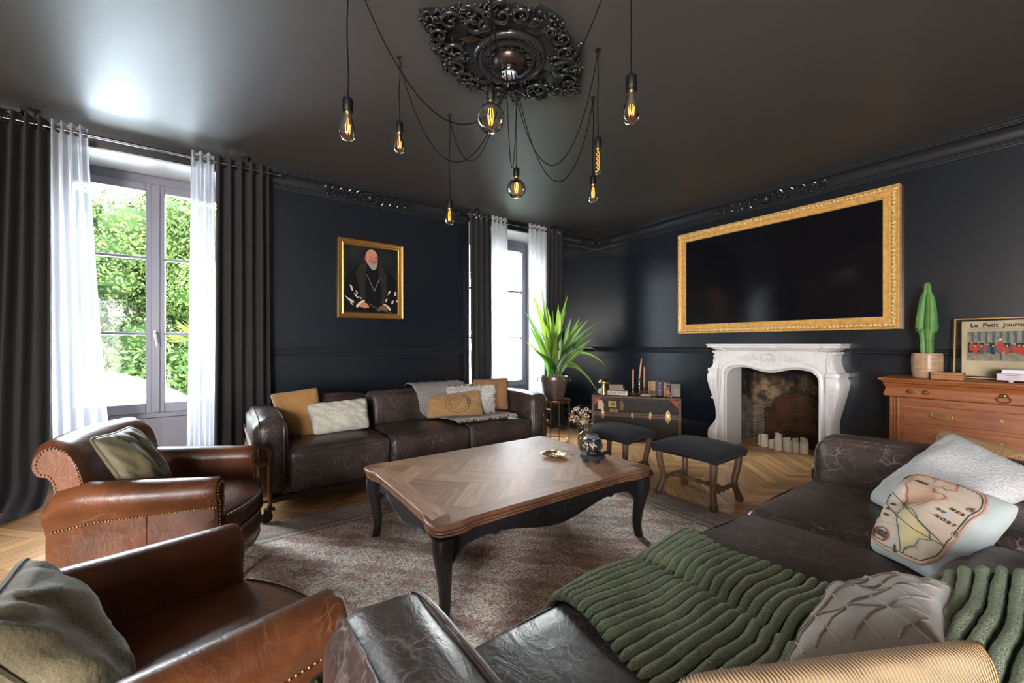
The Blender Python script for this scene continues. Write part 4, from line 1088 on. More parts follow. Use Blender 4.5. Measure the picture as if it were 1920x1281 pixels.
mb = MB(); mb.prism([(.065,.475),(.10,.465),(.115,.48),(.13,.45),(.145,.42),(.14,.365),(.12,.35),(.10,.37),(.08,.36),(.07,.38),(.075,.42)], -.0045, -.0035, 'y'); mb.build('paper_sticker', lab_m[0], lid)
mb = MB(); mb.prism([(.19,.465),(.29,.465),(.29,.39),(.19,.39),(.2,.405),(.19,.42),(.2,.44)], -.0045, -.0035, 'y'); s_ = mb.build('paper_sticker', lab_m[1], lid)
mb = MB(); mb.prism([(.22,.445),(.275,.445),(.275,.41),(.22,.41)], -.005, -.0045, 'y'); mb.build('print', lab_m[2], s_)
mb = MB(); mb.prism([(.21,.375),(.31,.375),(.31,.32),(.21,.32)], -.0045, -.0035, 'y'); s_ = mb.build('paper_sticker', simple('stained_tan_label', (.3,.19,.08), .8, var=.3, vs=50), lid)
mb = MB(); mb.torus((.26,-.005,.345),.018,.003,Matrix.Rotation(R(90),3,'X')); mb.build('print', m_red, s_)
mb = MB(); mb.prism([(.33,.47),(.36,.475),(.375,.42),(.365,.36),(.34,.36),(.33,.41)], -.0045, -.0035, 'y'); mb.build('paper_sticker', lab_m[2], lid)
for x in (-.012,): mb = MB(); mb.tube(smooth_path([(-.004,.12,.3),(-.04,.14,.3),(-.045,.2,.29),(-.04,.26,.3),(-.004,.28,.3)],5), .012, 8); mb.build('handle', simple('brown_leather_handle',(.2,.11,.06),.5), t)
def tr(u, d, z=.526):       # point on the trunk's top: u along front, d back from the front
    return (3.645 + ux.x*u + -ux.y*d*1, 3.447 + ux.y*u + ux.x*d, z)

# ---------------------------------------------------------------- things on the trunk
def tm(u, d, z=.526, rz=0): return dict(loc=tr(u, d, z), rz=ang + rz)
t = thing('mushroom_lamp', 'small brass mushroom-shaped table lamp on the trunk', 'lamp', **tm(0.130, .10))
mb = MB(); mb.lathe([(.0,0),(.034,0),(.034,.004),(.026,.06),(.018,.13),(.013,.15)], 24); mb.build('stem', M_brass, t)
mb = MB(); mb.lathe([(.012,.145),(.068,.138),(.072,.145),(.066,.165),(.05,.185),(.028,.197),(.002,.2)], 32); mb.build('lamp_shade', M_brass, t, smooth=60)
m_page = simple('cream_book_pages', (.55,.48,.36), .8)
def book(lab, u, d, z, w_, dp, h_, col, rz=0, grp=None, ry=0, title=None, tcol=None, stand=False, band=None):
    k_ = tm(u, d, z, rz); t = thing('book', lab, 'book', k_['loc'], k_['rz'], grp, ry=ry)
    m = simple('book_cover', col, .55, var=.15, vs=30)
    mb = MB()
    if stand:    # upright: w_ thickness along x, dp depth along y, h_ height; spine faces the front
        mb.box((-w_/2,0,0),(-w_/2+.002,dp,h_)); mb.box((w_/2-.002,0,0),(w_/2,dp,h_)); mb.rbox((0,.004,h_/2),(w_/2,.005,h_/2),.004,n=3); mb.build('cover', m, t)
        mb = MB(); mb.box((-w_/2+.002,.006,.003),(w_/2-.002,dp-.004,h_-.003)); mb.build('pages', m_page, t, smooth=0)
        if band:
            mband = simple('spine_band', band, .5)
            for b in (h_*.15,h_*.35,h_*.62,h_*.85): mb = MB(); mb.box((-w_/2-.0005,-.0015,b),(w_/2+.0005,.004,b+.007)); mb.build('spine_band', mband, t)
    else:
        mb.box((-w_/2,0,0),(w_/2,dp,.002)); mb.box((-w_/2,0,h_-.002),(w_/2,dp,h_)); mb.box((-w_/2,-.001,0),(w_/2,.003,h_)); mb.build('cover', m, t)
        mb = MB(); mb.box((-w_/2+.003,.003,.002),(w_/2-.003,dp-.003,h_-.002)); mb.build('pages', m_page, t, smooth=0)
        if title: text(title, h_*.75, simple('spine_ink', tcol, .6), t, frame3((1,0,0),(0,0,1),(-.02,-.002,h_*.5)), bold=.0006)
    return t
z0 = .526; us = 0.292
book('white thick book with a red title at the bottom of the small stack', us, .10, z0, .235, .17, .047, (.7,.68,.63), title='ASPERATIONS', tcol=(.45,.03,.05), grp='books in the small stack')
book('dark brown thin book above the white one in the stack', us-.005, .115, z0+.047, .2, .14, .012, (.035,.02,.02), rz=.04, grp='books in the small stack')
book('small cream and purple book in the middle of the stack', us-.01, .12, z0+.059, .17, .12, .022, (.3,.22,.17), rz=-.05, grp='books in the small stack')
book('small thick old book with worn cream spine on top of the stack', us-.018, .125, z0+.081, .165, .11, .04, (.25,.17,.1), rz=.06, grp='books in the small stack')
t = thing('glass_dome', 'small clear white glass ornament behind the mushroom lamp', 'ornament', **tm(0.075, .24)); mb = MB(); mb.lathe([(.03,0),(.035,.01),(.033,.04),(.015,.062),(.001,.066)], 20); mb.build('body', simple('milky_glass', (.6,.62,.65), .2), t)
def candlestick(lab, clab, u, d, h, ch, tilt=0):
    t = thing('brass_candlestick', lab, 'candlestick', group='brass candlesticks on the trunk', **tm(u, d)); mb = MB()
    n_ = max(1, int(h/.05)); prof = [(.0,0),(.033,0),(.036,.006),(.028,.012),(.012,.02),(.009,.03)]
    for i in range(n_): z = .03 + (h-.05)*i/n_; dz = (h-.05)/n_; prof += [(.008,z+dz*.2),(.014,z+dz*.5),(.007,z+dz*.85)]
    prof += [(.012,h-.018),(.019,h-.012),(.013,h-.008),(.015,h),(.0,h)]
    mb.lathe(prof, 18); mb.build('stick', M_brass, t, smooth=60)
    k_ = tm(u, d, .526 + h - .001); c = thing('taper_candle', clab, 'candle', k_['loc'], k_['rz'], 'pink taper candles', ry=tilt)
    mb = MB(); mb.lathe([(.0,0),(.0105,0),(.0105,ch*.5),(.0095,ch-.02),(.006,ch-.004),(.001,ch)], 14); mb.build('wax', M_cop, c, smooth=60); mb = MB(); mb.tube([(0,0,ch-.002),(0,0,ch+.008)], .001, 5); mb.build('wick', M_black, c)
candlestick('short brass candlestick, leftmost of the three on the trunk', 'upright pink taper candle in the leftmost candlestick', 0.473, .13, .085, .235)
candlestick('tall brass candlestick in the middle of the three on the trunk', 'leaning pink taper candle in the tall middle candlestick', 0.544, .20, .20, .245, .10)
candlestick('short brass candlestick, rightmost of the three on the trunk', 'upright pink taper candle in the rightmost candlestick', 0.600, .20, .10, .245)
t = thing('glass_box', 'small glass box with brass edges at the front of the trunk', 'glass box', **tm(0.632, .035)); mb = MB()
bw_, bd_, bh_ = .088, .08, .062
for x in (-bw_, bw_):
    for y in (0, bd_): mb.tube([(x,y,.002),(x,y,bh_)], .0022, 6)
for z in (.003, .045, bh_):
    for y in (0, bd_): mb.tube([(-bw_,y,z),(bw_,y,z)], .0022, 6)
    for x in (-bw_, bw_): mb.tube([(x,0,z),(x,bd_,z)], .0022, 6)
mb.tube([(.045,0,.002),(.045,0,bh_)], .0022, 6); mb.build('edges', M_brass, t)
mb = MB(); mb.box((-bw_,.0,.004),(bw_,.0015,bh_)); mb.box((-bw_,bd_-.0015,.004),(bw_,bd_,bh_)); mb.box((-bw_,0,bh_-.001),(bw_,bd_,bh_)); mb.build('glass', M_glass, t, smooth=0)
mb = MB(); mb.rbox((-.01,bd_/2,.016),(.06,.03,.013),.006,n=3); mb.build('contents', simple('pale_mauve_card', (.45,.3,.3), .7), t)
G = 'upright old books on the trunk'
bks = [(1217,.016,.17,(.33,.17,.08),'slim light brown upright book, first of the row of old books',None),(1220.5,.016,.172,(.36,.2,.1),'second slim brown upright book beside the slim first one',None),
 (1226,.036,.175,(.42,.25,.12),'wide tan leather upright book with ribbed spine behind the glass box',(.25,.12,.05)),(1231.5,.022,.18,(.012,.012,.016),'black upright book between the tan and the violet one',None),
 (1237,.03,.176,(.10,.07,.12),'dark violet upright book with a pale band',(.35,.33,.3)),(1242,.02,.182,(.015,.012,.014),'black upright book right of the violet one',None),
 (1247,.034,.165,(.3,.22,.15),'beige upright book with worn spine in the middle right of the row',(.35,.2,.12))]
for px_, w_, h_, col, lab, band in bks:
    u = {1217: 0.655, 1220.5: 0.676, 1226: 0.709, 1231.5: 0.742, 1237: 0.775, 1242: 0.804, 1247: 0.834}[px_]
    book(lab, u, .14, .526, w_, .13, h_, col, stand=True, band=band, grp=G)
book('dark brown upright book with a pale pink spine patch near the right of the row', 0.869, .15, .526, .026, .13, .165, (.05,.03,.03), stand=True, band=(.5,.35,.38), ry=.05, grp=G)
t = thing('photo_frame', 'small dark red and brown framed picture leaning at the right end of the trunk', 'picture frame', rx=-.18, **tm(0.949, .13)); mb = MB(); mb.box((-.055,0,0),(.055,.012,.155)); mb.build('frame', simple('dark_burgundy_frame', (.05,.02,.02), .4), t, bevel=.003)
mb = MB(); mb.box((-.02,-.001,.045),(.03,.0,.10)); mb.build('picture', simple('olive_green_print', (.25,.28,.1), .6), t, smooth=0); mb = MB(); mb.box((-.035,-.001,.012),(.045,0,.03)); mb.build('caption_panel', simple('pale_pink_print', (.4,.2,.2), .6), t, smooth=0)
t = thing('coral_rock', 'rough pink and brown mineral rock in front of the upright books', 'rock', **tm(0.860, .06)); mb = MB(); rr = random.Random(11)
for i in range(26): z = rr.uniform(.01,.115); k_ = .042*(1 - z/.15); a = rr.uniform(0,6.28); mb.ball((k_*cos(a), k_*sin(a)*.6, z), (rr.uniform(.008,.017),)*3, 6)
mb.ball((0,0,.05),(.03,.025,.05),8); mb.build('mineral', simple('pink_brown_mineral', (.35,.16,.11), .5, var=.7, vs=60), t, smooth=0)

# ---------------------------------------------------------------- side table, pot and plant
t = thing('side_table', 'round bronze wire side table under the potted plant', 'side table', (3.10, 3.50, 0)); m_bz = simple('bronze_table_metal', (.35,.24,.15), .3, 1)
mb = MB(); mb.lathe([(.0,.50),(.172,.50),(.178,.505),(.178,.514),(.172,.517),(0,.517)], 40); mb.build('table_top', m_bz, t)
for i in range(4): a = i*pi/2 + .55; mb = MB(); mb.tube([(.165*cos(a),.165*sin(a),.505),(.165*cos(a),.165*sin(a),.0)], .006, 8); mb.build('leg', m_bz, t)
mb = MB(); mb.torus((0,0,.05), .165, .004, None, 32, 6); mb.torus((0,0,.485), .165, .004, None, 32, 6); mb.build('ring', m_bz, t)
t = thing('plant_pot', 'brown glazed metal pot with ring handle holding the plant', 'plant pot', (3.075, 3.485, .518)); m_pot = simple('brown_patinated_metal_pot', (.14,.1,.085), .33, .6, var=.35, vs=9)
mb = MB(); mb.lathe([(.0,.0),(.1,0),(.108,.01),(.118,.05),(.138,.16),(.148,.21),(.156,.215),(.16,.25),(.156,.262),(.148,.262),(.142,.235),(0,.232)], 36); mb.build('body', m_pot, t, smooth=40)
for s in (-1, 1): mb = MB(); v_ = V((.8141*s, -.5807*s, 0)); mb.torus(v_*.172 + V((0,0,.225)), .022, .004, Matrix.Rotation(R(90),3,'X'), 20, 6); mb.ball(v_*.158 + V((0,0,.243)), .008); mb.build('ring_handle', m_pot, t)
mb = MB(); mb.lathe([(.0,.235),(.14,.236),(.12,.245),(0,.247)], 20); mb.build('soil', simple('dark_soil', (.02,.014,.01), .95, bmp=.5), t)
t = thing('potted_plant', 'tall green sword-leaved plant growing in the brown pot by the window', 'plant', (3.075, 3.485, .765))
m_lf, tt, pp = nt('green_blade_leaf'); at = N(tt, 'Attribute', attribute_name='val'); tt.links.new(ramp(tt, [(0,(.02,.06,.012)),(.6,(.06,.16,.025)),(1,(.22,.3,.05))], at.outputs['Fac']), pp.inputs['Base Color']); pp.inputs['Roughness'].default_value = .35
trn = N(tt, 'BsdfTranslucent'); tt.links.new(ramp(tt, [(0,(.08,.25,.03)),(1,(.35,.5,.05))], at.outputs['Fac']), trn.inputs[0]); mxs = N(tt, 'MixShader', i_0=.35); tt.links.new(pp.outputs[0], mxs.inputs[1]); tt.links.new(trn.outputs[0], mxs.inputs[2]); tt.links.new(mxs.outputs[0], tt.nodes['Material Output'].inputs[0])
tips = [(2.954, 3.568, 1.775),(3.117, 3.304, 1.693),(2.820, 3.712, 1.524),(2.951, 3.730, 1.743),(3.079, 3.393, 1.515),(3.166, 3.515, 1.607),(3.216, 3.356, 1.446),(3.223, 3.229, 1.434),(3.391, 3.354, 1.410),(3.378, 3.241, 1.428),(3.509, 3.209, 1.401),(3.419, 3.150, 1.312),(3.487, 3.286, 1.200),
 (2.912, 3.328, 1.520),(3.146, 3.652, 1.428),(2.841, 3.440, 1.437),(2.970, 3.655, 1.299),(2.995, 3.514, 1.567),(3.025, 3.247, 1.347),(3.356, 3.440, 1.301),(3.239, 3.155, 1.262),(2.931, 3.314, 1.289),(2.767, 3.554, 1.351),(3.167, 3.453, 1.419),(3.168, 3.206, 1.174),(2.846, 3.374, 1.232),(2.774, 3.487, 1.087),(3.330, 3.521, 1.227),(3.358, 3.255, 1.115)]
droop = [((3.391, 3.109, 1.068),.25),((3.645, 3.234, 0.890),.32),((3.189, 3.130, 0.834),.2),((3.301, 3.026, 0.611),.22),((2.654, 3.512, 1.174),.1),((2.997, 3.218, 0.728),.1),((2.858, 3.317, 0.888),.12)]
rr = random.Random(4); base = V((3.075, 3.485, .765))
def blade(mb, b, c1, c2, tip, w_, val):
    pts = bez(b, c1, c2, tip, 14); n = len(pts); L_, C_, R_ = [], [], []
    for i, p in enumerate(pts):
        d = (pts[min(i+1,n-1)] - pts[max(i-1,0)]).normalized(); s = d.cross(V((-.58,-.81,.15))).normalized(); u = i/(n-1)
        ww = w_*(min(1, .22 + u*1.9)*(1-u**3.2) + .01); nn = s.cross(d)
        L_.append(p - s*ww + nn*ww*.35); C_.append(p); R_.append(p + s*ww + nn*ww*.35)
    mb.loft([[L_[i],C_[i],R_[i]] for i in range(n)], caps=False, closed=False, val=val)
mb = MB()
for i, tp in enumerate(tips):
    a = rr.uniform(0,6.28); b = V((.07*cos(a), .07*sin(a), 0)); tp = V(tp) - base; m_ = b.lerp(tp, .5)
    blade(mb, b, b + V((0,0,tp.z*.34)) + (tp-b)*.04, m_ + V((0,0,tp.z*.2)), tp, rr.uniform(.026,.038), rr.random()**1.2)
    if i % 2: q_ = tp*rr.uniform(.6,.85) + V((rr.uniform(-.07,.07), rr.uniform(-.07,.07), 0)); b2 = b*.7; blade(mb, b2, b2 + V((0,0,q_.z*.36)), b2.lerp(q_,.5) + V((0,0,q_.z*.2)), q_, rr.uniform(.022,.034), rr.random()**1.2)
for tp, hi in droop:
    a = rr.uniform(0,6.28); b = V((.06*cos(a), .06*sin(a), 0)); tp = V(tp) - base
    blade(mb, b, b + V((0,0,hi)) + tp*.1, b*.3 + tp*.6 + V((0,0,hi*.9 + max(0,-tp.z)*.5)), tp, .016, rr.random())
mb.build('leaves', m_lf, t, smooth=180)

# ---------------------------------------------------------------- frames and pictures
def framed(P, w_, h_, prof, mat, name, parent, band=None, bmat=None):
    """profile points are (inset, depth); P maps (across, up, out)"""
    mb = MB(); secs = []
    for ins, d in prof:
        secs.append([P(-w_/2+ins, -h_/2+ins, d), P(w_/2-ins, -h_/2+ins, d), P(w_/2-ins, h_/2-ins, d), P(-w_/2+ins, h_/2-ins, d)])
    secs.append(secs[0]); mb.loft(secs, caps=False)
    o = mb.build(name, mat, parent, smooth=30)
    bm = bmesh.new(); bm.from_mesh(o.data); bmesh.ops.remove_doubles(bm, verts=bm.verts, dist=1e-5); bmesh.ops.recalc_face_normals(bm, faces=bm.faces); bm.to_mesh(o.data); bm.free(); o.data.set_sharp_from_angle(angle=R(30))
    return o
# television and its carved gold frame
TY, TZ = 1.9165, 1.886
t = thing('television', 'large black flat television hung inside the gold frame above the fireplace', 'television', (XB - .03, TY, TZ))
m_scr, tt, pp = nt('black_glossy_screen'); pp.inputs['Base Color'].default_value = (.004,.004,.006,1); pp.inputs['Roughness'].default_value = .13
bump(tt, pp, noi(tt, coords(tt), 1.6, 1), .3, .02)
mb = MB(); mb.box((-.02,-.92,-.51),(.02,.92,.51)); mb.build('bezel', M_black, t, bevel=.003)
mb = MB(); mb.box((-.0225,-.91,-.50),(-.0202,.91,.50)); mb.build('screen', m_scr, t, smooth=0)
t = thing('gold_frame', 'ornate carved gold frame around the television', 'picture frame', (XB, TY, TZ))
PT = lambda a, b, d: (-d, -a, b)
fo = framed(PT, 2.049, 1.228, [(0,0.002),(0,.06),(.004,.066),(.012,.066),(.014,.06),(.02,.07),(.035,.082),(.052,.07),(.058,.06),(.062,.06),(.066,.066),(.072,.066),(.076,.058),(.092,.054),(.1,.062),(.108,.062),(.108,.045),(.1,.002)], M_gold, 'moulding', t)
mb = MB(); rr = random.Random(2)
def orn(px, py, hz_):
    for q in range(5):
        a = rr.uniform(0,6.28); u, v = px + rr.uniform(-.011,.011), py + rr.uniform(-.013,.013)
        mb.ball(PT(u, v, .078), (.006, rr.uniform(.004,.009), rr.uniform(.004,.009)), 6)
    s = 1 if int((px+py)*40) % 2 else -1
    c = V(PT(px, py, .080)); mb.tube([c + V((0, s*.013*(1-.8*i/10)*cos(i*.75), .013*(1-.8*i/10)*sin(i*.75))) for i in range(11)], .0032, 5)
n_ = 62
for i in range(n_):
    x = -1.0 + 2.0*i/(n_-1); orn(x, .614-.035, True); orn(x, -.614+.035, True)
for i in range(34):
    z = -.55 + 1.1*i/33; orn(-1.0245+.035, z, False); orn(1.0245-.035, z, False)
mb.build('carved_band', M_goldl, t, smooth=180)

# portrait
t = thing('portrait_painting', 'gilt-framed portrait of a bald bearded man in black robe on the window wall', 'painting', (1.2915, YA, 1.817))
PA = lambda a, b, d: (a, -d, b)
framed(PA, .675, .812, [(0,.002),(0,.03),(.006,.036),(.014,.03),(.022,.026),(.036,.022),(.046,.026),(.052,.024),(.058,.018),(.062,.012),(.062,.002)], simple('dull_gold_frame', (.5,.26,.07), .35, .8), 'frame', t)
CW, CH = .551, .688
def col(n, c, r=.7): return simple('paint_'+n, c, r, Specular_IOR_Level=.15)
layers = [0]
def blob(pts, m, name, d=None):
    layers[0] += 1; dd = .008 + .0004*layers[0]
    mb = MB(); mb.prism([(CW*(u-.5), CH*(.5-v)) for u, v in pts][::-1], -dd, -dd+.0003, 'y'); return mb.build(name, m, pnt, smooth=0)
def ell(u, v, ru, rv, a0=0, a1=2*pi, n=24): return [(u + ru*cos(a0+(a1-a0)*i/n), v + rv*sin(a0+(a1-a0)*i/n)) for i in range(n)]
m_pb, tt, pp = nt('dark_painted_background'); tt.links.new(ramp(tt, [(.35,(.004,.008,.009)),(.7,(.02,.02,.018))], noi(tt, coords(tt), 5, 4)), pp.inputs['Base Color']); pp.inputs['Roughness'].default_value = .7; pp.inputs['Specular IOR Level'].default_value = .15
mb = MB(); mb.box((-CW/2-.003,-.008,-CH/2-.003),(CW/2+.003,-.002,CH/2+.003)); pnt = mb.build('canvas', m_pb, t, smooth=0)
m_robe, m_fur, m_skin, m_skd, m_bd, m_cr, m_gl = col('black_robe',(.004,.005,.007)), col('brown_fur',(.022,.018,.014)), col('skin',(.5,.2,.12)), col('ruddy_skin',(.36,.11,.07)), col('grey_beard',(.3,.25,.21)), col('cream_slashes',(.6,.48,.36)), col('leather_gloves',(.16,.1,.05))
blob([(.0,1),(.0,.55),(.1,.38),(.26,.28),(.38,.25),(.6,.25),(.75,.29),(.92,.4),(1,.5),(1,1)], m_robe, 'robe')
blob([(.28,.28),(.4,.24),(.42,.4),(.38,.6),(.37,.85),(.3,.86),(.26,.6),(.2,.4)], m_fur, 'fur_collar'); blob([(.6,.25),(.72,.29),(.8,.45),(.78,.7),(.74,.88),(.68,.88),(.68,.6),(.63,.4)], m_fur, 'fur_collar')
blob([(.41,.27),(.45,.24),(.58,.24),(.62,.28),(.63,.4),(.67,.6),(.68,.9),(.38,.9),(.37,.6)], m_robe, 'tunic')
blob(ell(.495,.155,.118,.128), m_skin, 'face'); blob(ell(.385,.175,.018,.03), m_skd, 'ear'); blob(ell(.60,.175,.014,.03), m_skd, 'ear')
blob(ell(.47,.205,.035,.022), m_skd, 'cheek'); blob(ell(.575,.205,.025,.022), m_skd, 'cheek')
blob([(.42,.215),(.445,.225),(.48,.215),(.535,.205),(.585,.215),(.605,.21),(.60,.27),(.575,.325),(.53,.345),(.48,.325),(.44,.28)], m_bd, 'beard')
blob([(.48,.222),(.53,.208),(.585,.222),(.58,.235),(.53,.228),(.49,.24)], col('brown_moustache',(.13,.08,.05)), 'moustache'); blob([(.51,.24),(.555,.24),(.55,.25),(.515,.25)], m_skd, 'mouth')
blob([(.53,.14),(.545,.14),(.555,.195),(.54,.205),(.515,.2)], m_skd, 'nose'); blob([(.455,.145),(.505,.142),(.505,.152),(.455,.155)], col('eye_shadow',(.05,.02,.015)), 'eye'); blob([(.56,.142),(.6,.145),(.6,.155),(.56,.152)], col('eye_shadow',(.05,.02,.015)), 'eye')
blob([(.45,.128),(.51,.128),(.51,.134),(.45,.136)], m_bd, 'eyebrow'); blob([(.555,.128),(.6,.13),(.6,.137),(.555,.134)], m_bd, 'eyebrow')
for q in ([(.4,.42),(.408,.42),(.545,.655),(.537,.66)],[(.64,.46),(.648,.465),(.552,.66),(.543,.655)],[(.53,.65),(.555,.65),(.545,.675)]): blob(q, col('gold_chain',(.3,.2,.12)), 'chain')
for q in ([(.09,.59),(.13,.61),(.15,.66),(.14,.69),(.11,.66)],[(.19,.67),(.22,.68),(.24,.72),(.22,.73)],[(.16,.71),(.2,.73),(.25,.78),(.24,.79),(.19,.76)],[(.0,.75),(.06,.79),(.16,.83),(.17,.86),(.12,.86),(.04,.8)],[(.1,.85),(.15,.88),(.15,.9),(.11,.88)],[(.26,.75),(.31,.79),(.3,.8),(.27,.78)],
          [(.82,.65),(.86,.64),(.84,.69),(.8,.72)],[(.94,.65),(.98,.66),(.96,.72),(.93,.72)],[(.76,.78),(.8,.77),(.78,.82),(.75,.83)],[(.88,.8),(.92,.79),(.91,.84),(.87,.85)],[(.97,.78),(1,.79),(1,.82),(.96,.81)]): blob(q, m_cr, 'slashed_sleeve')
blob([(.2,.9),(.27,.84),(.34,.81),(.37,.82),(.3,.87),(.25,.92),(.21,.93)], m_cr, 'cuff'); blob([(.72,.85),(.79,.87),(.85,.91),(.86,.96),(.83,.95),(.77,.89),(.71,.87)], m_cr, 'cuff')
blob([(.27,.88),(.33,.84),(.4,.86),(.44,.9),(.44,.93),(.41,.92),(.38,.94),(.32,.92),(.28,.92)], m_skin, 'hand'); blob([(.6,.93),(.68,.88),(.77,.89),(.81,.94),(.75,.98),(.68,.96),(.63,.98),(.6,.96)], m_gl, 'gloved_hand'); blob([(.42,.85),(.5,.88),(.62,.93),(.9,.99),(.88,1.0),(.6,.95),(.44,.88)], col('dark_brown_staff',(.07,.04,.02)), 'glove')

# ---------------------------------------------------------------- chest of drawers
t = thing('chest_of_drawers', 'orange-brown pine chest of drawers with brass handles at the right edge', 'chest of drawers', (XB - .005, .31, 0))
cw, cd_, ct = .565, .46, .885
def slab(name, prof, m=M_pinel):     # moulded slab: (overhang, z) rings
    mb = MB(); mb.loft([[(0,-cw-o,z),(-cd_-o,-cw-o,z),(-cd_-o,cw+o,z),(0,cw+o,z)] for o, z in prof]); return mb.build(name, m, t, smooth=40)
slab('top', [(.05,ct),(.056,ct-.004),(.058,ct-.012),(.052,ct-.02),(.04,ct-.022),(.036,ct-.034),(.028,ct-.04)][::-1])
fr_ = slab('frieze_drawer', [(.028,ct-.042),(.032,ct-.05),(.024,ct-.06),(.018,ct-.075),(.022,ct-.10),(.03,ct-.12),(.026,ct-.14),(.012,ct-.148)][::-1])
mb = MB(); mb.box((-cd_,-cw,.06),(0,cw,ct-.146)); mb.build('carcass', M_pine, t)
mb = MB()
for s in (-1, 1):
    for o, w_ in ((0,.012),(.02,.01),(.04,.02)): mb.rbox((-cd_-.004, s*(cw-.012-o), .4), (.008,w_/2,.335), .004, n=2)
mb.box((-cd_-.012,-cw-.006,0),(0,cw+.006,.075)); mb.build('corner_moulding', M_pinel, t)
zs = [(.555,.685),(.395,.53),(.235,.37),(.09,.21)]
for a, b in zs:
    mb = MB(); mb.box((-cd_-.008,-cw+.078,a),(-cd_+.01,cw-.078,b)); dr = mb.build('drawer', M_pine, t, bevel=.004)
    for s in (-1, 1):
        yc = s*.28; zc_ = (a+b)/2 + .01; mb = MB()
        mb.prism([(yc + u, zc_ + v) for u, v in ((-.07,0),(-.05,.014),(-.03,.006),(0,.02),(.03,.006),(.05,.014),(.07,0),(.05,-.012),(.02,-.008),(0,-.016),(-.02,-.008),(-.05,-.012))], -cd_-.0105, -cd_-.008, 'x')
        for q in (-.055,.055): mb.ball((-cd_-.016, yc+q, zc_), .009, 10)
        mb.tube(smooth_path([(-cd_-.018,yc-.055,zc_),(-cd_-.026,yc-.05,zc_-.018),(-cd_-.03,yc,zc_-.028),(-cd_-.026,yc+.05,zc_-.018),(-cd_-.018,yc+.055,zc_)],5), .0045, 8); mb.build('bail_handle', M_brass, dr)
    mb = MB(); mb.lathe([(0,0),(.013,0),(.011,.003),(0,.003)], 12, (-cd_-.008,.0,(a+b)/2+.01), ax=Matrix.Rotation(R(-90),3,'Y')); mb.build('keyhole_plate', M_brass, dr)
yk = .395
for q in (-.042,.042): mb = MB(); mb.ball((-cd_-.05, yk+q, ct-.098), (.02,.018,.016), 14); mb.tube([(-cd_-.02,yk+q,ct-.098),(-cd_-.05,yk+q,ct-.098)], .009, 10); mb.build('wooden_knob', simple('red_brown_knob', (.2,.06,.025), .3), fr_)
mb = MB(); mb.prism([(yk-.03,ct-.095),(yk-.012,ct-.088),(yk,ct-.08),(yk+.012,ct-.088),(yk+.03,ct-.095),(yk+.012,ct-.104),(yk,ct-.112),(yk-.012,ct-.104)], -cd_-.034, -cd_-.02, 'x'); mb.build('keyhole_plate', M_brass, fr_)
mb = MB(); mb.ball((-cd_-.035,-.01,ct-.085), (.012,.02,.014), 12); mb.torus((-cd_-.042,-.01,ct-.11), .02, .004, Matrix.Rotation(R(90),3,'Y') @ Matrix.Scale(1.5,3,(0,1,0)), 20, 6); mb.build('ring_pull', M_brass, fr_)

zc0 = ct + .001
t = thing('cactus_pot', 'round beige ribbed ceramic pot holding the cactus on the chest', 'plant pot', (4.40, .692, zc0)); m_cp = simple('beige_glazed_ceramic', (.42,.27,.16), .35, var=.25, vs=18, scale=(1,1,4))
mb = MB(); secs = []
for r_, z in ((.0,0),(.072,0),(.08,.01),(.086,.05),(.088,.12),(.086,.175),(.083,.188),(.076,.188),(.074,.17),(0,.168)):
    secs.append([((r_ - (.004*(1 if k_ % 8 == 0 else 0) if r_ > .078 else 0))*cos(2*pi*k_/48), (r_ - (.004*(1 if k_ % 8 == 0 else 0) if r_ > .078 else 0))*sin(2*pi*k_/48), z) for k_ in range(48)])
mb.loft(secs); mb.build('body', m_cp, t, smooth=40)
t = thing('cactus', 'tall green ribbed cactus with two small side buds on the chest', 'cactus', (4.40, .692, zc0 + .170)); m_ca = simple('bright_green_cactus', (.09,.24,.05), .5, var=.25, vs=12)
def rib_stem(mb, path, rad, ribs=4, ph=.3):
    secs = []
    for p, r_ in zip(path, rad): secs.append([(p[0] + r_*(.42 + .58*abs(cos(ribs/2*(a)))**2.2)*cos(a+ph), p[1] + r_*(.42 + .58*abs(cos(ribs/2*(a)))**2.2)*sin(a+ph), p[2]) for a in [2*pi*k_/32 for k_ in range(32)]])
    mb.loft(secs)
mb = MB(); hts = [0,.06,.12,.17,.19,.22,.28,.34,.40,.45,.48,.50,.53,.55,.56]
rs = [.034,.036,.036,.04,.058,.062,.058,.052,.045,.036,.024,.02,.02,.014,.004]
rib_stem(mb, [(0,.004*sin(h*9),h) for h in hts], rs); mb.build('stem', m_ca, t, smooth=60)
for s in (-1, 1): mb = MB(); sd = V((.8141,-.5807,0))*s; mb.tube([sd*.03 + V((0,0,.19)), sd*.062 + V((0,0,.195)), sd*.072 + V((0,0,.215))], [.014,.011,.004], 8); mb.build('bud', m_ca, t)
mb = MB()
for k_ in range(4):
    a = k_*pi/2 + .3
    for h, r_ in zip([x*.0155 for x in range(36)], range(36)):
        rr_ = 0
        for i in range(len(hts)-1):
            if hts[i] <= h <= hts[i+1]: q = (h-hts[i])/(hts[i+1]-hts[i]); rr_ = rs[i]*(1-q) + rs[i+1]*q
        mb.ball((rr_*cos(a), rr_*sin(a), h), .0032, 5)
mb.build('areoles', simple('pale_green_areoles', (.3,.36,.14), .7), t)
t = thing('wooden_box', 'small low wooden box with a clasp in front of the cactus pot', 'wooden box', (4.30, .568, zc0)); mb = MB(); mb.box((-.05,-.082,0),(.05,.082,.034)); mb.build('body', wood('box_wood', (.28,.1,.035), (.42,.18,.07), .4), t, bevel=.002)
mb = MB(); mb.box((-.05,-.082,.0345),(.05,.082,.052)); mb.build('lid', wood('box_lid_wood', (.3,.11,.04), (.45,.2,.08), .4), t, bevel=.002)
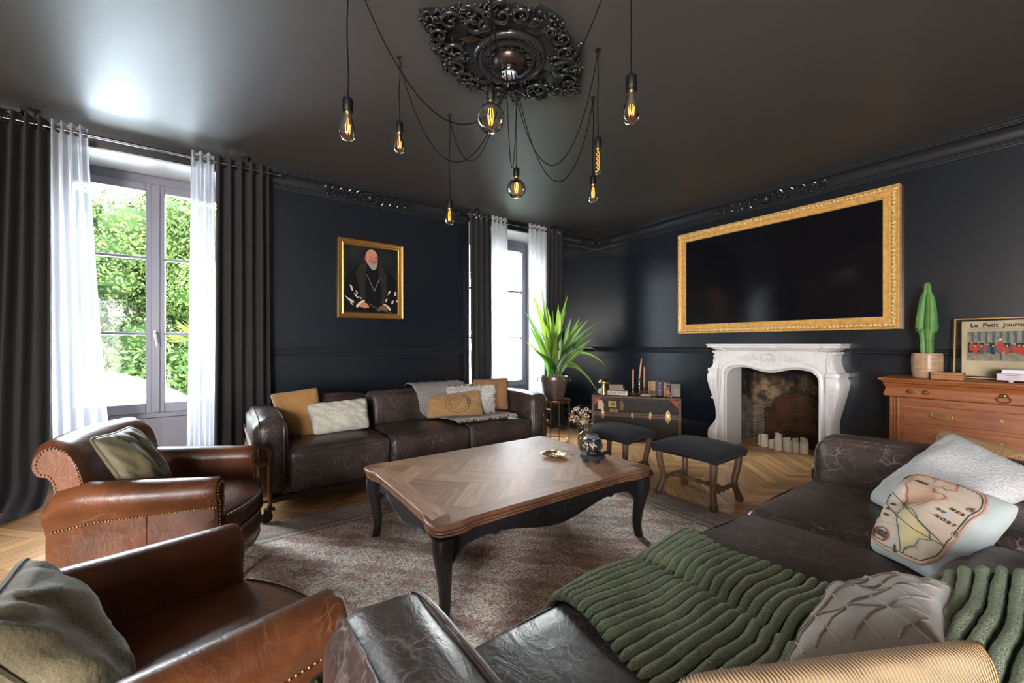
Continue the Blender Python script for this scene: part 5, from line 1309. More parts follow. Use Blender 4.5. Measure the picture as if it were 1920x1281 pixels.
mb = MB(); mb.rbox((-.052,0,.034),(.002,.01,.006),.002,n=2); mb.build('clasp', M_brass, t)
# newspaper in glass frame
t = thing('newspaper_frame', 'antique newspaper cover in a thin gold glass frame standing on the chest', 'picture frame', (4.55, .345, zc0), ry=R(7))
FW, FH = .46, .455
PN = lambda a, b, d: (-d, -a, b + FH/2)
framed(PN, FW, FH, [(0,0),(0,.012),(.003,.016),(.01,.016),(.013,.012),(.013,0)], simple('thin_gold_frame', (.55,.36,.13), .35, .9), 'frame', t)
mb = MB(); mb.box((-.0115,-FW/2+.012,.012),(-.0105,FW/2-.012,FH-.012)); mb.build('glass', M_glass, t, smooth=0)
m_np = simple('aged_newsprint', (.5,.38,.26), .85, var=.18, vs=6)
mb = MB(); mb.prism([(.19,.43),(-.175,.435),(-.17,.36),(-.18,.345),(-.17,.33),(-.178,.02),(.185,.02)], -.006, -.004, 'x'); ppr = mb.build('newspaper', m_np, t, smooth=0)
text('Le  Petit  Journal', .040, col('newsprint_ink', (.03,.025,.025)), ppr, frame3((0,-1,0),(0,0,1),(-.0064,.01,.398)), bold=.0012, extrude=.0002)
def npb(q, m, nm, d=.0065): mb = MB(); mb.prism(q, -d, -d+.0004, 'x'); return mb.build(nm, m, ppr, smooth=0)
m_i = col('newsprint_ink_light', (.16,.12,.09)); pic = npb([(.16,.355),(-.15,.355),(-.15,.135),(.16,.135)], simple('faded_engraving', (.25,.21,.16), .85, var=.35, vs=40), 'engraving')
for z_, a_, b_ in ((.372,.155,-.14),(.368,.155,-.14),(.382,.145,-.12)): npb([(a_,z_),(b_,z_),(b_,z_-.0015),(a_,z_-.0015)], m_i, 'print_line')
rr = random.Random(8); pal = [col('engraving_red',(.42,.06,.04)), col('engraving_black',(.03,.035,.04)), col('engraving_blue',(.08,.11,.15)), col('engraving_tan',(.45,.33,.2)), col('engraving_cream',(.6,.52,.38))]
for i in range(9): y = .14 - i*.034; npb([(y,.35),(y-.012,.35),(y-.012,.27),(y,.27)], pal[2], 'print_figure', .0069)
npb([(.155,.27),(-.145,.265),(-.145,.2),(.155,.195)], pal[1], 'print_figure', .0071)
for i in range(16):
    y = .14 - i*.0175 + rr.uniform(-.005,.005); z_ = .235 + rr.uniform(-.015,.012); c_ = rr.choice([0,0,1,2,3])
    npb([(y+.01,z_-.035),(y+.012,z_),(y+.004,z_+.018),(y-.006,z_+.018),(y-.012,z_),(y-.009,z_-.035)], pal[c_], 'print_figure', .0074 + i*.0001); npb([(y+.004,z_+.03),(y-.004,z_+.03),(y-.005,z_+.018),(y+.005,z_+.018)], pal[3], 'print_figure', .0092 + i*.00003)
npb([(.01,.2),(.02,.25),(.005,.275),(-.01,.275),(-.022,.25),(-.016,.2)], pal[0], 'print_figure', .0098); npb([(.006,.3),(-.008,.3),(-.008,.28),(.006,.28)], pal[4], 'print_figure', .0099); npb([(.002,.2),(-.01,.2),(-.008,.14),(.0,.14)], pal[2], 'print_figure', .0098)
# record player
t = thing('record_player', 'pale pink record player with clear lid at the right end of the chest', 'record player', (4.40, .17, zc0)); m_pk = simple('pale_pink_plastic', (.6,.5,.56), .4)
mb = MB(); mb.box((-.11,-.20,.012),(.16,.17,.058)); mb.build('body', m_pk, t, bevel=.004)
for z_, a_ in ((.047,.06),(.036,.042),(.025,.06)): mb = MB(); mb.box((-.112,.10-a_/2,z_-.0012),(-.109,.10+a_/2,z_+.0012)); mb.build('vent_slot', M_black, t, smooth=0)
mb = MB(); mb.box((-.108,-.198,.059),(.158,.155,.064)); mb.box((-.108,-.198,.064),(-.100,.155,.083)); mb.box((-.108,.147,.064),(.158,.155,.083)); mb.build('lid_rim', simple('pale_lilac_rim', (.7,.7,.78), .3), t)
mb = MB(); mb.box((-.108,-.198,.083),(.158,.155,.0855)); mb.build('lid', simple('tinted_clear_lid', (.25,.27,.34), .1), t, smooth=0)
mb = MB(); mb.lathe([(0,.064),(.12,.064),(.12,.068),(0,.068)], 40, (.03,-.03,0)); mb.build('turntable', M_black, t)
for x in (-.08,.13):
    for y in (-.17,.11): mb = MB(); mb.lathe([(0,0),(.012,0),(.014,.012),(0,.012)], 14, (x,y,0)); mb.build('foot', simple('white_rubber_foot',(.6,.58,.55),.5), t)

# ---------------------------------------------------------------- cushions on the far sofa
pillow('cushion', 'plain mustard suede cushion leaning in the left corner of the far sofa', [(0.394, 3.526, 0.410), (0.662, 3.410, 0.412), (0.634, 3.576, 0.805), (0.296, 3.695, 0.757)], .075, [M_must], seed=1, wr=.005)
pillow('cushion', 'cream knitted lumpy cushion in front of the mustard one on the far sofa', [(0.549, 3.318, 0.460), (0.981, 3.329, 0.466), (1.001, 3.487, 0.697), (0.520, 3.461, 0.683)], .055, [M_cream], seed=2, wr=.012, ridge=lambda u, v: .008*noise.noise(V((u*9,v*14,3))))
_, pf, nf_ = pillow('cushion', 'square plain tan cushion against the right arm of the far sofa', [(2.034, 3.487, 0.476), (2.313, 3.288, 0.486), (2.366, 3.373, 0.810), (2.048, 3.575, 0.796)], .07, [simple('tan_suede', (.27,.13,.06), .85, var=.15)], seed=3)
fl_t, pf, nf_ = pillow('cushion', 'white shaggy fur cushion between the printed one and the tan one', [(1.741, 3.450, 0.499), (2.110, 3.236, 0.513), (2.164, 3.320, 0.745), (1.748, 3.519, 0.728)], .075, [M_fluff], seed=4)
rr = random.Random(12); mb = MB()
for _ in range(2600):
    u, v = rr.random(), rr.random(); p = pf(u, v, 1); e = V(((u-.5)*.9, 0, (v-.5)*.7)); out = (nf_ + V((.57,-.4,0))*(u-.5)*1.6 + V((0,0,1))*((v-.5)*1.6) + V((rr.uniform(-.5,.5), rr.uniform(-.5,.5), rr.uniform(-.6,.3)))).normalized(); l = rr.uniform(.028,.05)
    s = out.cross(nf_ + V((.1,.1,.1))).normalized()*.0035; mb.add([p - s, p + s, p + out*l*.6 + s*.7 - V((0,0,.003)), p + out*l - V((0,0,.009))], [(0,1,2,3)])
o = mb.build('fur', M_fluff, fl_t, smooth=0); o['kind'] = 'stuff'
pt, pp_, pn = pillow('cushion', 'tan sackcloth cushion printed with a round stamp on the far sofa', [(1.481, 3.415, 0.472), (1.972, 3.187, 0.488), (2.007, 3.310, 0.720), (1.533, 3.500, 0.660)], .055, [fabric('tan_sackcloth', (.26,.14,.05), (.38,.22,.09), 170, .9)], seed=5, wr=.010)
m_ink = simple('faded_brown_print', (.09,.055,.035), .9)
def on(u, v, lift=.0015): return V(pp_(u, v, 1)) + pn*lift
for r_ in (.36, .27): mb = MB(); mb.tube([on(.55 + r_*.62*cos(a), .5 + r_*1.05*sin(a), .001) for a in [2*pi*i/40 for i in range(40)]], .0018, 4, closed=True); mb.build('stamp_print', m_ink, pt)
for q, ch in enumerate('VINEC'):
    a = 1.05 - q*.42; c = on(.55 + .315*.62*cos(a), .5 + .315*1.05*sin(a), .002)
    tx = (on(.60,.5)-on(.5,.5)).normalized(); ty = (on(.5,.6)-on(.5,.5)).normalized(); dd_ = tx*cos(a-pi/2) + ty*sin(a-pi/2)
    text(ch, .05, m_ink, pt, frame3(dd_, pn.cross(dd_), c), 'stamp_letter', bold=.001)
mb = MB(); mb.tube([on(.5 + .09*cos(a)*(1+.3*sin(3*a)), .5 + .2*sin(a), .001) for a in [2*pi*i/30 for i in range(30)]], .0022, 4, closed=True); mb.tube([on(.5 + .05*cos(2*a), .5 + .12*sin(a), .001) for a in [2*pi*i/30 for i in range(30)]], .002, 4, closed=True); mb.build('stamp_print', m_ink, pt)

# grey woven throw on the far sofa
m_thr, tt, pp = nt('grey_herringbone_wool'); co = coords(tt, (1,1,1)); wv = N(tt, 'TexWave', i_Scale=30, i_Distortion=3); wv.bands_direction = 'DIAGONAL'; tt.links.new(co, wv.inputs['Vector'])
tt.links.new(ramp(tt, [(.35,(.09,.085,.085)),(.65,(.42,.38,.34))], wv.outputs['Color']), pp.inputs['Base Color']); pp.inputs['Roughness'].default_value = .95; bump(tt, pp, wv.outputs['Fac'], .5, .003)
t = thing('grey_throw', 'grey woven throw with fringe draped over back and seat of the far sofa', 'throw', (1.8, 3.5, .44)); mb = MB(); secs = []
path = [(3.90,.685,1.46,1.98),(3.80,.728,1.46,2.0),(3.69,.715,1.47,2.02),(3.62,.64,1.49,2.05),(3.60,.56,1.50,2.08),(3.57,.48,1.50,2.1),(3.52,.448,1.52,2.12),(3.42,.45,1.54,2.16),(3.32,.454,1.56,2.2),(3.22,.452,1.6,2.24),(3.14,.446,1.64,2.26)]
path = [tuple(p) for p in zip(*[[q for q in c] for c in zip(*path)])]
for i, (y, z, a, b) in enumerate(path):
    secs.append([(a + (b-a)*k_/30 - 1.8, y - 3.5 + .02*sin(k_*.4)*(i > 7), z - .415 + .006*abs(sin(k_*.55 + i*.5)) + .012) for k_ in range(31)])
mb.loft(secs, caps=False, closed=False); o = mb.build('cloth', m_thr, t, smooth=180); md = o.modifiers.new('thick', 'SOLIDIFY'); md.thickness = .005; md.offset = 1
mb = MB(); rr = random.Random(3)
for k_ in range(70):
    p = V(secs[-1][0]).lerp(V(secs[-1][-1]), k_/69); q = p + V((rr.uniform(-.01,.012), -.055 + rr.uniform(-.01,.01), -.018)); mb.tube([p, (p+q)/2 + V((0,0,.008)), q], [.004,.0035,.0025], 4)
mb.build('fringe', simple('pale_wool_fringe', (.42,.36,.3), .95), t)

# armchair cushions
for lab, q, sd in (('small olive velvet cushion with piping on the armchair by the window', [(-.30,2.36,.45),(-.19,2.57,.50),(-.355,2.665,.755),(-.455,2.40,.755)], 21), ('large olive velvet cushion with piping in the near left corner armchair', [(-.13,.91,.46),(-.155,1.085,.485),(-.315,1.20,.735),(-.325,.93,.735)], 22)):
    pillow('cushion', lab, q, .065, [M_olive], piping=M_olive, seed=sd, wr=.010, pinch=.05, pr=.0055)

# ---------------------------------------------------------------- cushions and throw on the near sofa
rib = lambda u, v: .0022*abs(sin(u*95))
m_cord, tt, pp = nt('mustard_corduroy'); uvn = N(tt, 'TexCoord'); wv = N(tt, 'TexWave', i_Scale=27, i_Distortion=.4); wv.bands_direction = 'X'; tt.links.new(uvn.outputs['UV'], wv.inputs['Vector'])
tt.links.new(mix(tt, 1, ramp(tt, [(.2,(.34,.17,.055)),(.6,(.52,.29,.105))], wv.outputs['Fac']), ramp(tt, [(.3,g3(.85)),(.7,g3(1.1))], noi(tt, coords(tt), 6, 3)), 'MULTIPLY'), pp.inputs['Base Color']); pp.inputs['Roughness'].default_value = .85; pp.inputs['Sheen Weight'].default_value = .3; bump(tt, pp, wv.outputs['Fac'], .8, .006)
pillow('cushion', 'mustard corduroy cushion in the far right corner, behind the pale grey one', [(2.815, 0.424, 0.623), (2.570, 0.108, 0.534), (2.643, 0.104, 0.705), (2.873, 0.407, 0.728)], .07, [m_cord], seed=31, pinch=.03)
pillow('cushion', 'large pale grey fleecy cushion leaning on the right arm of the near sofa', [(2.214, 0.534, 0.485), (1.914, 0.305, 0.494), (2.265, 0.030, 0.688), (2.639, 0.328, 0.760)], .075, [M_boucle], seed=32, wr=.006, pinch=.04)
mp, mpf, mpn = pillow('cushion', 'beige cushion printed with an antique map of the Americas', [(1.759, 0.416, 0.455), (1.508, 0.202, 0.514), (1.864, 0.095, 0.684), (2.081, 0.358, 0.675)], .075, [M_bluegrey, M_bluegrey], seed=33, wr=.004, pinch=.03, n=40)
def mo(u, v, lift=.0012): return V(mpf(u, v, 1)) + mpn*lift
def patch(name, poly, m, lift, parent=mp, res=12):        # polygon (u, v) draped on the cushion face
    bm = bmesh.new(); vs = [bm.verts.new((u, v, 0)) for u, v in poly]; bm.faces.new(vs); bmesh.ops.triangulate(bm, faces=bm.faces)
    bmesh.ops.subdivide_edges(bm, edges=bm.edges, cuts=res if len(poly) > 30 else 3, use_grid_fill=True); bmesh.ops.triangulate(bm, faces=bm.faces)
    for v in bm.verts: v.co = mo(v.co.x, v.co.y, lift)
    me = bpy.data.meshes.new(name); bm.normal_update(); bm.to_mesh(me); bm.free(); me.polygons.foreach_set('use_smooth', [True]*len(me.polygons)); me.materials.append(m); o = bpy.data.objects.new(name, me); C.objects.link(o); o.parent = parent; return o
m_map = fabric('beige_map_print', (.5,.38,.28), (.6,.47,.36), 220, .9, .001, 7); m_na = fabric('orange_land_print', (.55,.3,.17), (.62,.38,.24), 220, .9, .001); m_sa = fabric('yellow_land_print', (.48,.38,.17), (.55,.45,.24), 220, .9, .001)
m_or = simple('orange_outline', (.38,.12,.05), .9); m_gn = simple('green_outline', (.06,.15,.12), .9); m_bk = simple('dark_stitch', (.07,.035,.03), .9); m_rd = simple('red_cartouche', (.35,.08,.06), .9)
def disc(cu, cv, ru, rv, p=2.6, n=48): return [(cu + ru*abs(cos(a))**(2/p)*(1 if cos(a) > 0 else -1), cv + rv*abs(sin(a))**(2/p)*(1 if sin(a) > 0 else -1)) for a in [2*pi*i/n for i in range(n)]]
def mline(poly, m, r_=.0012, closed=False, name='print_line', lift=.0035):
    q = []
    for i in range(len(poly) - (0 if closed else 1)):
        a, b = poly[i], poly[(i+1) % len(poly)]; k_ = max(1, int(math.hypot(a[0]-b[0], a[1]-b[1])*30)); q += [(a[0]+(b[0]-a[0])*j/k_, a[1]+(b[1]-a[1])*j/k_) for j in range(k_)]
    if not closed: q.append(poly[-1])
    mb = MB(); mb.tube([mo(u, v, lift) for u, v in q], r_, 5, closed=closed); mb.build(name, m, mp)
# map grid of concentric quads so that the print follows the cushion
def grid_patch(name, cu, cv, ru, rv, p, m, lift):
    mb = MB(); n = 48; secs = []
    for k_ in range(0, 13): secs.append([mo(u, v, lift) for u, v in disc(cu, cv, ru*(k_+.01)/12, rv*(k_+.01)/12, p, n)])
    mb.loft(secs, caps=False); mb.build(name, m, mp, smooth=180)
grid_patch('map_print', .49, .5, .455, .47, 4.2, m_map, .0012)
mline(disc(.49,.5,.455,.47,4.2), simple('peach_border', (.5,.28,.18), .9), .003, True, 'map_border', .001); mline(disc(.49,.5,.435,.45,4.2), m_bk, .0012, True, 'map_border', .002)
NA = [(.30,.95),(.42,.93),(.55,.95),(.66,.92),(.72,.84),(.66,.80),(.60,.83),(.55,.78),(.60,.73),(.68,.74),(.74,.70),(.70,.64),(.62,.64),(.58,.60),(.55,.53),(.50,.55),(.45,.53),(.44,.48),(.50,.45),(.49,.42),(.42,.46),(.38,.55),(.33,.6),(.30,.68),(.22,.74),(.20,.82),(.24,.9)]
SA = [(.50,.44),(.58,.45),(.66,.41),(.70,.36),(.80,.32),(.83,.26),(.76,.22),(.73,.15),(.66,.10),(.60,.05),(.57,.06),(.58,.14),(.54,.22),(.48,.28),(.46,.36)]
def fan(name, poly, m, lift, mm_):
    cu = sum(p[0] for p in poly)/len(poly); cv = sum(p[1] for p in poly)/len(poly); mb = MB(); q = []
    for i in range(len(poly)): a, b = poly[i], poly[(i+1)%len(poly)]; q += [(a[0]+(b[0]-a[0])*j/3, a[1]+(b[1]-a[1])*j/3) for j in range(3)]
    secs = [[mo(cu + (u-cu)*(k_+.02)/8.02, cv + (v-cv)*(k_+.02)/8.02, lift) for u, v in q] for k_ in range(9)]; mb.loft(secs, caps=False); mb.build(name, m, mp, smooth=180)
    mline(q, mm_, .0014, True, 'coast_outline')
def dens(P_): return [(a[0]+(b[0]-a[0])*j/3, a[1]+(b[1]-a[1])*j/3) for a, b in zip(P_, P_[1:]+P_[:1]) for j in range(3)]
for P_, m_a, m_b in ((NA, m_na, m_or), (SA, m_sa, m_gn)): patch('land_print', dens(P_), m_a, .0024, res=6); mline(P_, m_b, .0014, True, 'coast_outline')
for a, b in (((.06,.62),(.93,.28)),): mline([a, b], m_bk, .0011)
mline([(.06,.58),(.2,.43),(.45,.33),(.7,.27),(.93,.28)], m_bk, .0011)
for k_ in range(1, 8): mline([(.06 + .02*k_, .12*k_), (.9, .12*k_ + .02)], simple('tan_grid_line', (.42,.3,.22), .9), .0005, lift=.0026)
def mt(s, u, v, sz, m=m_bk, name='printed_word', b=.0004):
    tx = (mo(u+.05, v-.004)-mo(u-.05, v+.004)).normalized(); n_ = tx.cross((mo(u, v+.05)-mo(u, v-.05)).normalized()).normalized(); 
    if n_.dot(mpn) < 0: n_ = -n_
    o = text(s, sz, m, mp, frame3(tx, n_.cross(tx), mo(u, v, .004)), name, bold=b)
mt('M E R', .86, .62, .015); mt('D U', .78, .56, .013); mt('N O R T', .84, .49, .015); mt('AMERIQUE', .36, .82, .012); mt('MER', .28, .45, .012); mt('DU', .28, .38, .011); mt('SUD', .3, .31, .012)
mline(disc(.27,.14,.12,.055,2,20), m_rd, .0022, True, 'cartouche'); mt('CARTE DE', .27, .155, .014); mt("L'AMERIQUE", .27, .125, .013)
for u, v in ((.14,.3),(.5,.05),(.9,.7),(.93,.42),(.12,.82)): mline([(u-.02,v),(u+.02,v),(u+.015,v-.015),(u-.015,v-.015)], m_bk, .0012, True, 'ship_print'); mline([(u,v),(u,v+.04)], m_bk, .001, name='ship_print'); mline([(u-.015,v+.01),(u+.015,v+.012),(u,v+.035)], m_bk, .001, True, 'ship_print')

tp_, tpf, tpn = pillow('cushion', 'taupe velvet cushion with pleated diamond seams lying on the green throw', [(0.893, 0.346, 0.476), (1.328, 0.355, 0.474), (1.348, 0.150, 0.596), (0.968, 0.120, 0.630)], .085, [M_taupe, M_dtaupe], piping=M_taupe, seed=41, wr=.004, pinch=.03, pr=.004)
mb = MB(); K = 3
for i in range(-K, K+1):
    for j in range(-K, K+1):
        pass
for k_ in range(-3, 7):
    for sgn in (1, -1):
        pts = []
        for i in range(25):
            u = i/24; v = (k_*.25 + u if sgn > 0 else k_*.25 + 1 - u)
            if .03 < v < .97 and .03 < u < .97: pts.append(V(tpf(u, v, 1)) + tpn*.0008)
        if len(pts) > 3: mb.tube(pts, .0024, 6)
for u in (.25,.5,.75): mb.tube([V(tpf(u, .04 + .92*i/20, 1)) + tpn*.0008 for i in range(21)], .0024, 6)
mb.build('pleat_seams', M_taupe, tp_)
pillow('cushion', 'mustard corduroy cushion in the foreground at the bottom edge', [(.44,.27,.50),(.935,.05,.52),(.955,.085,.70),(.475,.315,.715)], .05, [m_cord], seed=42, pinch=.02, wr=.004)

# sage green ribbed throw: over the seat and up across the backrest
t = thing('green_throw', 'sage green ribbed chenille throw across seat and back of the near sofa', 'throw', (1.0, .5, .45))
prof = smooth_path([(0,.868,.34),(0,.862,.40),(0,.835,.462),(0,.78,.488),(0,.65,.492),(0,.5,.49),(0,.38,.486),(0,.30,.484),(0,.265,.495),(0,.235,.535),(0,.205,.58),(0,.15,.612),(0,.08,.622),(0,.0,.62),(0,-.05,.60)], 10)
seg = [0]
for a, b in zip(prof, prof[1:]): seg.append(seg[-1] + (b-a).length)
def along(s):
    for i in range(len(seg)-1):
        if seg[i+1] >= s: q = (s-seg[i])/(seg[i+1]-seg[i]); return prof[i].lerp(prof[i+1], q), (prof[i+1]-prof[i]).normalized()
    return prof[-1], (prof[-1]-prof[-2]).normalized()
def xr(s):
    f = s/seg[-1]; return .695 + .03*sin(s*9), 1.335 + .02*sin(s*14) + max(0, f-.55)*.45
mb = MB(); n_r = int(seg[-1]/.0262); rr = random.Random(6); base_secs = []
for k_ in range(n_r+1):
    s = seg[-1]*k_/n_r; p, d = along(s); nr = V((0, d.z, -d.y)); nr = nr if nr.dot(V((0,.5,1))) > 0 else -nr
    x0, x1 = xr(s); m_ = 40; pts = []; rad = []
    for i in range(m_+1):
        x = x0 + (x1-x0)*i/m_; on_seat = max(0, 1 - abs(p.y-.55)/.32)
        dip = -.020*math.exp(-((x-1.06)/.03)**2)*min(1, on_seat*3); nn = noise.noise(V((x*5, s*9, 2)))
        wob = V((0, d.y, d.z))*(.35 + .65*min(1, on_seat*2))*(.010*sin(x*13 + s*5) + .008*noise.noise(V((x*9, k_*.35, 7)))) 
        pts.append(V((x-1.0, p.y-.5, p.z-.45)) + nr*(dip + .010*nn) + wob); rad.append((.0118 + .0025*noise.noise(V((x*30, k_*3.1, 0))))*(1 if 0 < i < m_ else .6))
    mb.tube(pts, rad, 8); base_secs.append([q - nr*.008 for q in pts])
mb.loft(base_secs, caps=False, closed=False, mi=1); mb.build('ribbed_cloth', [M_green, M_gbase], t, smooth=180)
# chenille pile on the ribs
rr = random.Random(13); mb2 = MB(); 

for o_ in C.objects:
    if o_.get('category') == 'cushion' and not o_.get('group'):
        l_ = o_['label']; o_['group'] = 'cushions on the far sofa' if o_.location.y > 3 else ('cushions on the near sofa' if o_.location.x > .2 else 'olive cushions on the armchairs')

# ---------------------------------------------------------------- on the coffee table
zt_ = .4225
t = thing('leaf_dish', 'brass leaf-shaped dish with stem on the coffee table', 'dish', (1.737, 1.965, zt_ + .002)); mb = MB(); top = []; n = 28
def leafr(a): return .075*(1 - .12*cos(2*a)) * (1 + .28*max(0, cos(a - 2.6))**8)
vs = []; fs = []
for j, k_ in enumerate((.0,.3,.6,.85,1.0)):
    for i in range(n): a = 2*pi*i/n; vs.append((leafr(a)*k_*cos(a), leafr(a)*k_*sin(a), .003 + .016*k_**3 + .002*sin(a*9)*k_))
for j in range(4):
    for i in range(n): fs.append((j*n+i, j*n+(i+1)%n, (j+1)*n+(i+1)%n, (j+1)*n+i))
mb.add(vs, fs); o = mb.build('dish', M_brass, t, smooth=180); md = o.modifiers.new('thick','SOLIDIFY'); md.thickness = .002
mb = MB(); mb.tube(smooth_path([(-.07,.04,.02),(-.03,.02,.006),(.02,-.03,.008),(.055,-.07,.022),(.07,-.105,.02)],5), [.0015]*8+[.003]*13, 6); mb.build('stem', M_brass, t)
t = thing('ceramic_vase', 'small brown and olive glazed vase with a narrow neck on the coffee table', 'vase', (1.985, 1.915, zt_)); mb = MB()
mb.lathe([(.0,0),(.038,0),(.055,.02),(.067,.055),(.068,.09),(.058,.12),(.036,.138),(.027,.145),(.026,.175),(.034,.182),(.038,.187),(.034,.19),(.026,.186),(.022,.17),(0,.168)], 32)
mb.build('body', simple('olive_brown_glaze', (.09,.07,.035), .2, var=.8, vs=9, scale=(3,3,.6)), t, smooth=60)
t = thing('dried_flowers', 'spray of beige dried flowers in the vase', 'dried flowers', (1.985, 1.915, zt_ + .169)); mb = MB(); rr = random.Random(17); mf = MB()
for i in range(26):
    sd = V((-.8141,.5807,0)); e = sd*rr.uniform(-.02,.12) + V((.58,.81,0))*rr.uniform(-.05,.05) + V((0,0,rr.uniform(.02,.13))); mb.tube(bez((0,0,.0),(0,0,.03),e*.6,e,6), .0008, 4)
    for _ in range(9): mf.ball(e + V((rr.uniform(-.013,.013),)*1 + (rr.uniform(-.013,.013), rr.uniform(-.013,.013))), rr.uniform(.0022,.0042), 5)
mb.build('stems', simple('dry_stem', (.3,.2,.12), .8), t); mf.build('blossoms', simple('beige_dried_blossom', (.55,.4,.3), .9), t)['kind'] = 'stuff'
t = thing('round_riser', 'small round black wooden riser stand on the coffee table', 'stand', (1.86, 1.755, zt_)); m_bs = simple('blue_black_painted_wood', (.03,.035,.04), .4)
mb = MB(); mb.lathe([(0,.026),(.076,.026),(.078,.029),(.078,.044),(.075,.047),(0,.047)], 36); mb.build('disc', m_bs, t)
for i in range(3): a = i*2.09 + .4; mb = MB(); mb.box((.045*cos(a)-.012,.045*sin(a)-.012,0),(.045*cos(a)+.012,.045*sin(a)+.012,.027)); mb.build('foot', m_bs, t)
t = thing('mosaic_jar', 'round black mosaic candle jar with flat grey lid on the black riser', 'candle jar', (1.86, 1.755, zt_ + .048))
m_mo, tt, pp = nt('black_gold_mosaic'); co = coords(tt); vo = N(tt, 'TexVoronoi', i_Scale=70); tt.links.new(co, vo.inputs['Vector']); ve = N(tt, 'TexVoronoi', feature='DISTANCE_TO_EDGE', i_Scale=70); tt.links.new(co, ve.inputs['Vector'])
sp = N(tt, 'SeparateColor'); tt.links.new(vo.outputs['Color'], sp.inputs[0]); tt.links.new(ramp(tt, [(0,(.012,.012,.016)),(.62,(.03,.028,.03)),(.66,(.5,.42,.3)),(1,(.2,.14,.08))], sp.outputs[0]), pp.inputs['Base Color']); pp.inputs['Roughness'].default_value = .22; bump(tt, pp, ve.outputs['Distance'], 1, .004)
mb = MB(); mb.lathe([(0,0),(.03,0),(.05,.015),(.062,.04),(.063,.062),(.055,.088),(.042,.1),(0,.1)], 36); mb.build('body', m_mo, t, smooth=60)
mb = MB(); mb.lathe([(0,.1),(.036,.1),(.037,.112),(.034,.116),(0,.117)], 30); mb.build('lid', simple('grey_lid', (.1,.11,.13), .3), t)

# ---------------------------------------------------------------- ceiling rose
t = struct(bpy.data.objects.new('trim_12', None)); C.objects.link(t); t.location = (1.315, 1.868, H)
mb = MB(); half = [(.54,.0),(.50,.05),(.44,.085),(.40,.15),(.33,.17),(.30,.235),(.22,.25),(.19,.30),(.12,.315),(.08,.36),(.0,.365)]
ol = half + [(-x, y) for x, y in half[::-1][1:]] + [(-x, -y) for x, y in half[1:]] + [(x, -y) for x, y in half[::-1][1:-1]]
mb.loft([[(x*k_, y*k_, z) for x, y in ol] for k_, z in ((1,0),(1,-.012),(.95,-.018),(.6,-.022))]); mb.build('plaque', M_rose, t, smooth=30)
mb = MB(); mb.lathe([(.205,-.018),(.205,-.034),(.195,-.046),(.183,-.048),(.176,-.04),(.165,-.036),(.15,-.04),(.14,-.05),(.13,-.05),(.125,-.04),(.1,-.036),(.09,-.045),(0,-.048)], 56); mb.build('rings', M_rose, t, smooth=50)
mb = MB()
for i in range(60): a = 2*pi*i/60; mb.ball((.19*cos(a), .19*sin(a), -.047), (.006,.006,.005), 6)
for i in range(44): a = 2*pi*i/44; mb.ball((.158*cos(a), .158*sin(a), -.04), (.005,.005,.006), 6)
for i in range(12):
    a = 2*pi*i/12; ax = Matrix.Rotation(a, 3, 'Z'); mb.tube(spiral((.112*cos(a), .112*sin(a), -.046), .018, 1.3, a, Matrix.Identity(3), 16), .004, 5)
mb.build('beads', M_rose, t)
mb = MB(); rr = random.Random(31)
base_sc = [(.30,.115,.085,.4,1),(.40,.055,.055,2.6,-1),(.215,.235,.07,1.2,-1),(.13,.295,.055,3.6,1),(.345,.16,.045,5,1),(.46,.035,.038,.9,1),(.27,.20,.04,2.2,1),(.06,.30,.045,.2,-1),(.505,.015,.025,2.4,-1),(.24,.13,.05,3.2,-1)]
def mirror(sx_, sy_, p): return V((p[0]*sx_, p[1]*sy_, p[2]))
for sx_ in (-1, 1):
    for sy_ in (-1, 1):
        for (x, y, r_, st, hd) in base_sc:
            pts = []; m_ = 30
            for i in range(m_+1): q = i/m_; a = st + hd*q*2.7*pi; k_ = r_*(1 - .88*q); pts.append(mirror(sx_, sy_, (x + k_*cos(a), y + k_*sin(a), -.026 - .020*q - .006*sin(q*pi))))
            mb.tube(pts, [r_*.17*(1-.55*i/m_) + .0015 for i in range(m_+1)], 7)
            for j in range(7):     # acanthus lobes along the outside of each scroll
                q = j/9; a = st + hd*q*2.7*pi; k_ = r_*(1 - .88*q)*1.25; c = mirror(sx_, sy_, (x + k_*cos(a), y + k_*sin(a), -.024)); an = math.atan2(sy_*sin(a), sx_*cos(a)) + .5*hd*sx_*sy_
                mb.ball(c, (r_*.24, r_*.075, .011), 8, ax=Matrix.Rotation(an, 3, 'Z'))
            mb.ball(mirror(sx_, sy_, (x, y, -.034)), (r_*.17, r_*.17, .016), 8)
        for j in range(60):
            s = rr.random(); i = int(s*(len(half)-1)); f = s*(len(half)-1) - i; x = half[i][0]*(1-f) + half[min(i+1,len(half)-1)][0]*f; y = half[i][1]*(1-f) + half[min(i+1,len(half)-1)][1]*f; k_ = rr.uniform(.84,1.03)
            if math.hypot(x*k_, y*k_) < .22: continue
            mb.ball((sx_*x*k_, sy_*y*k_, -.022 - rr.uniform(0,.012)), (rr.uniform(.006,.02), rr.uniform(.004,.009), .009), 6, ax=Matrix.Rotation(rr.uniform(0,3.1),3,'Z'))
mb.build('scrollwork', M_rose, t, smooth=180)
mb = MB()
for s in (-1, 1):
    for q in (-1, 1):
        for i in range(9): mb.ball((s*(.255 + .008*i)*q*0 + s*.24, 0, 0), .0001, 4) if False else None
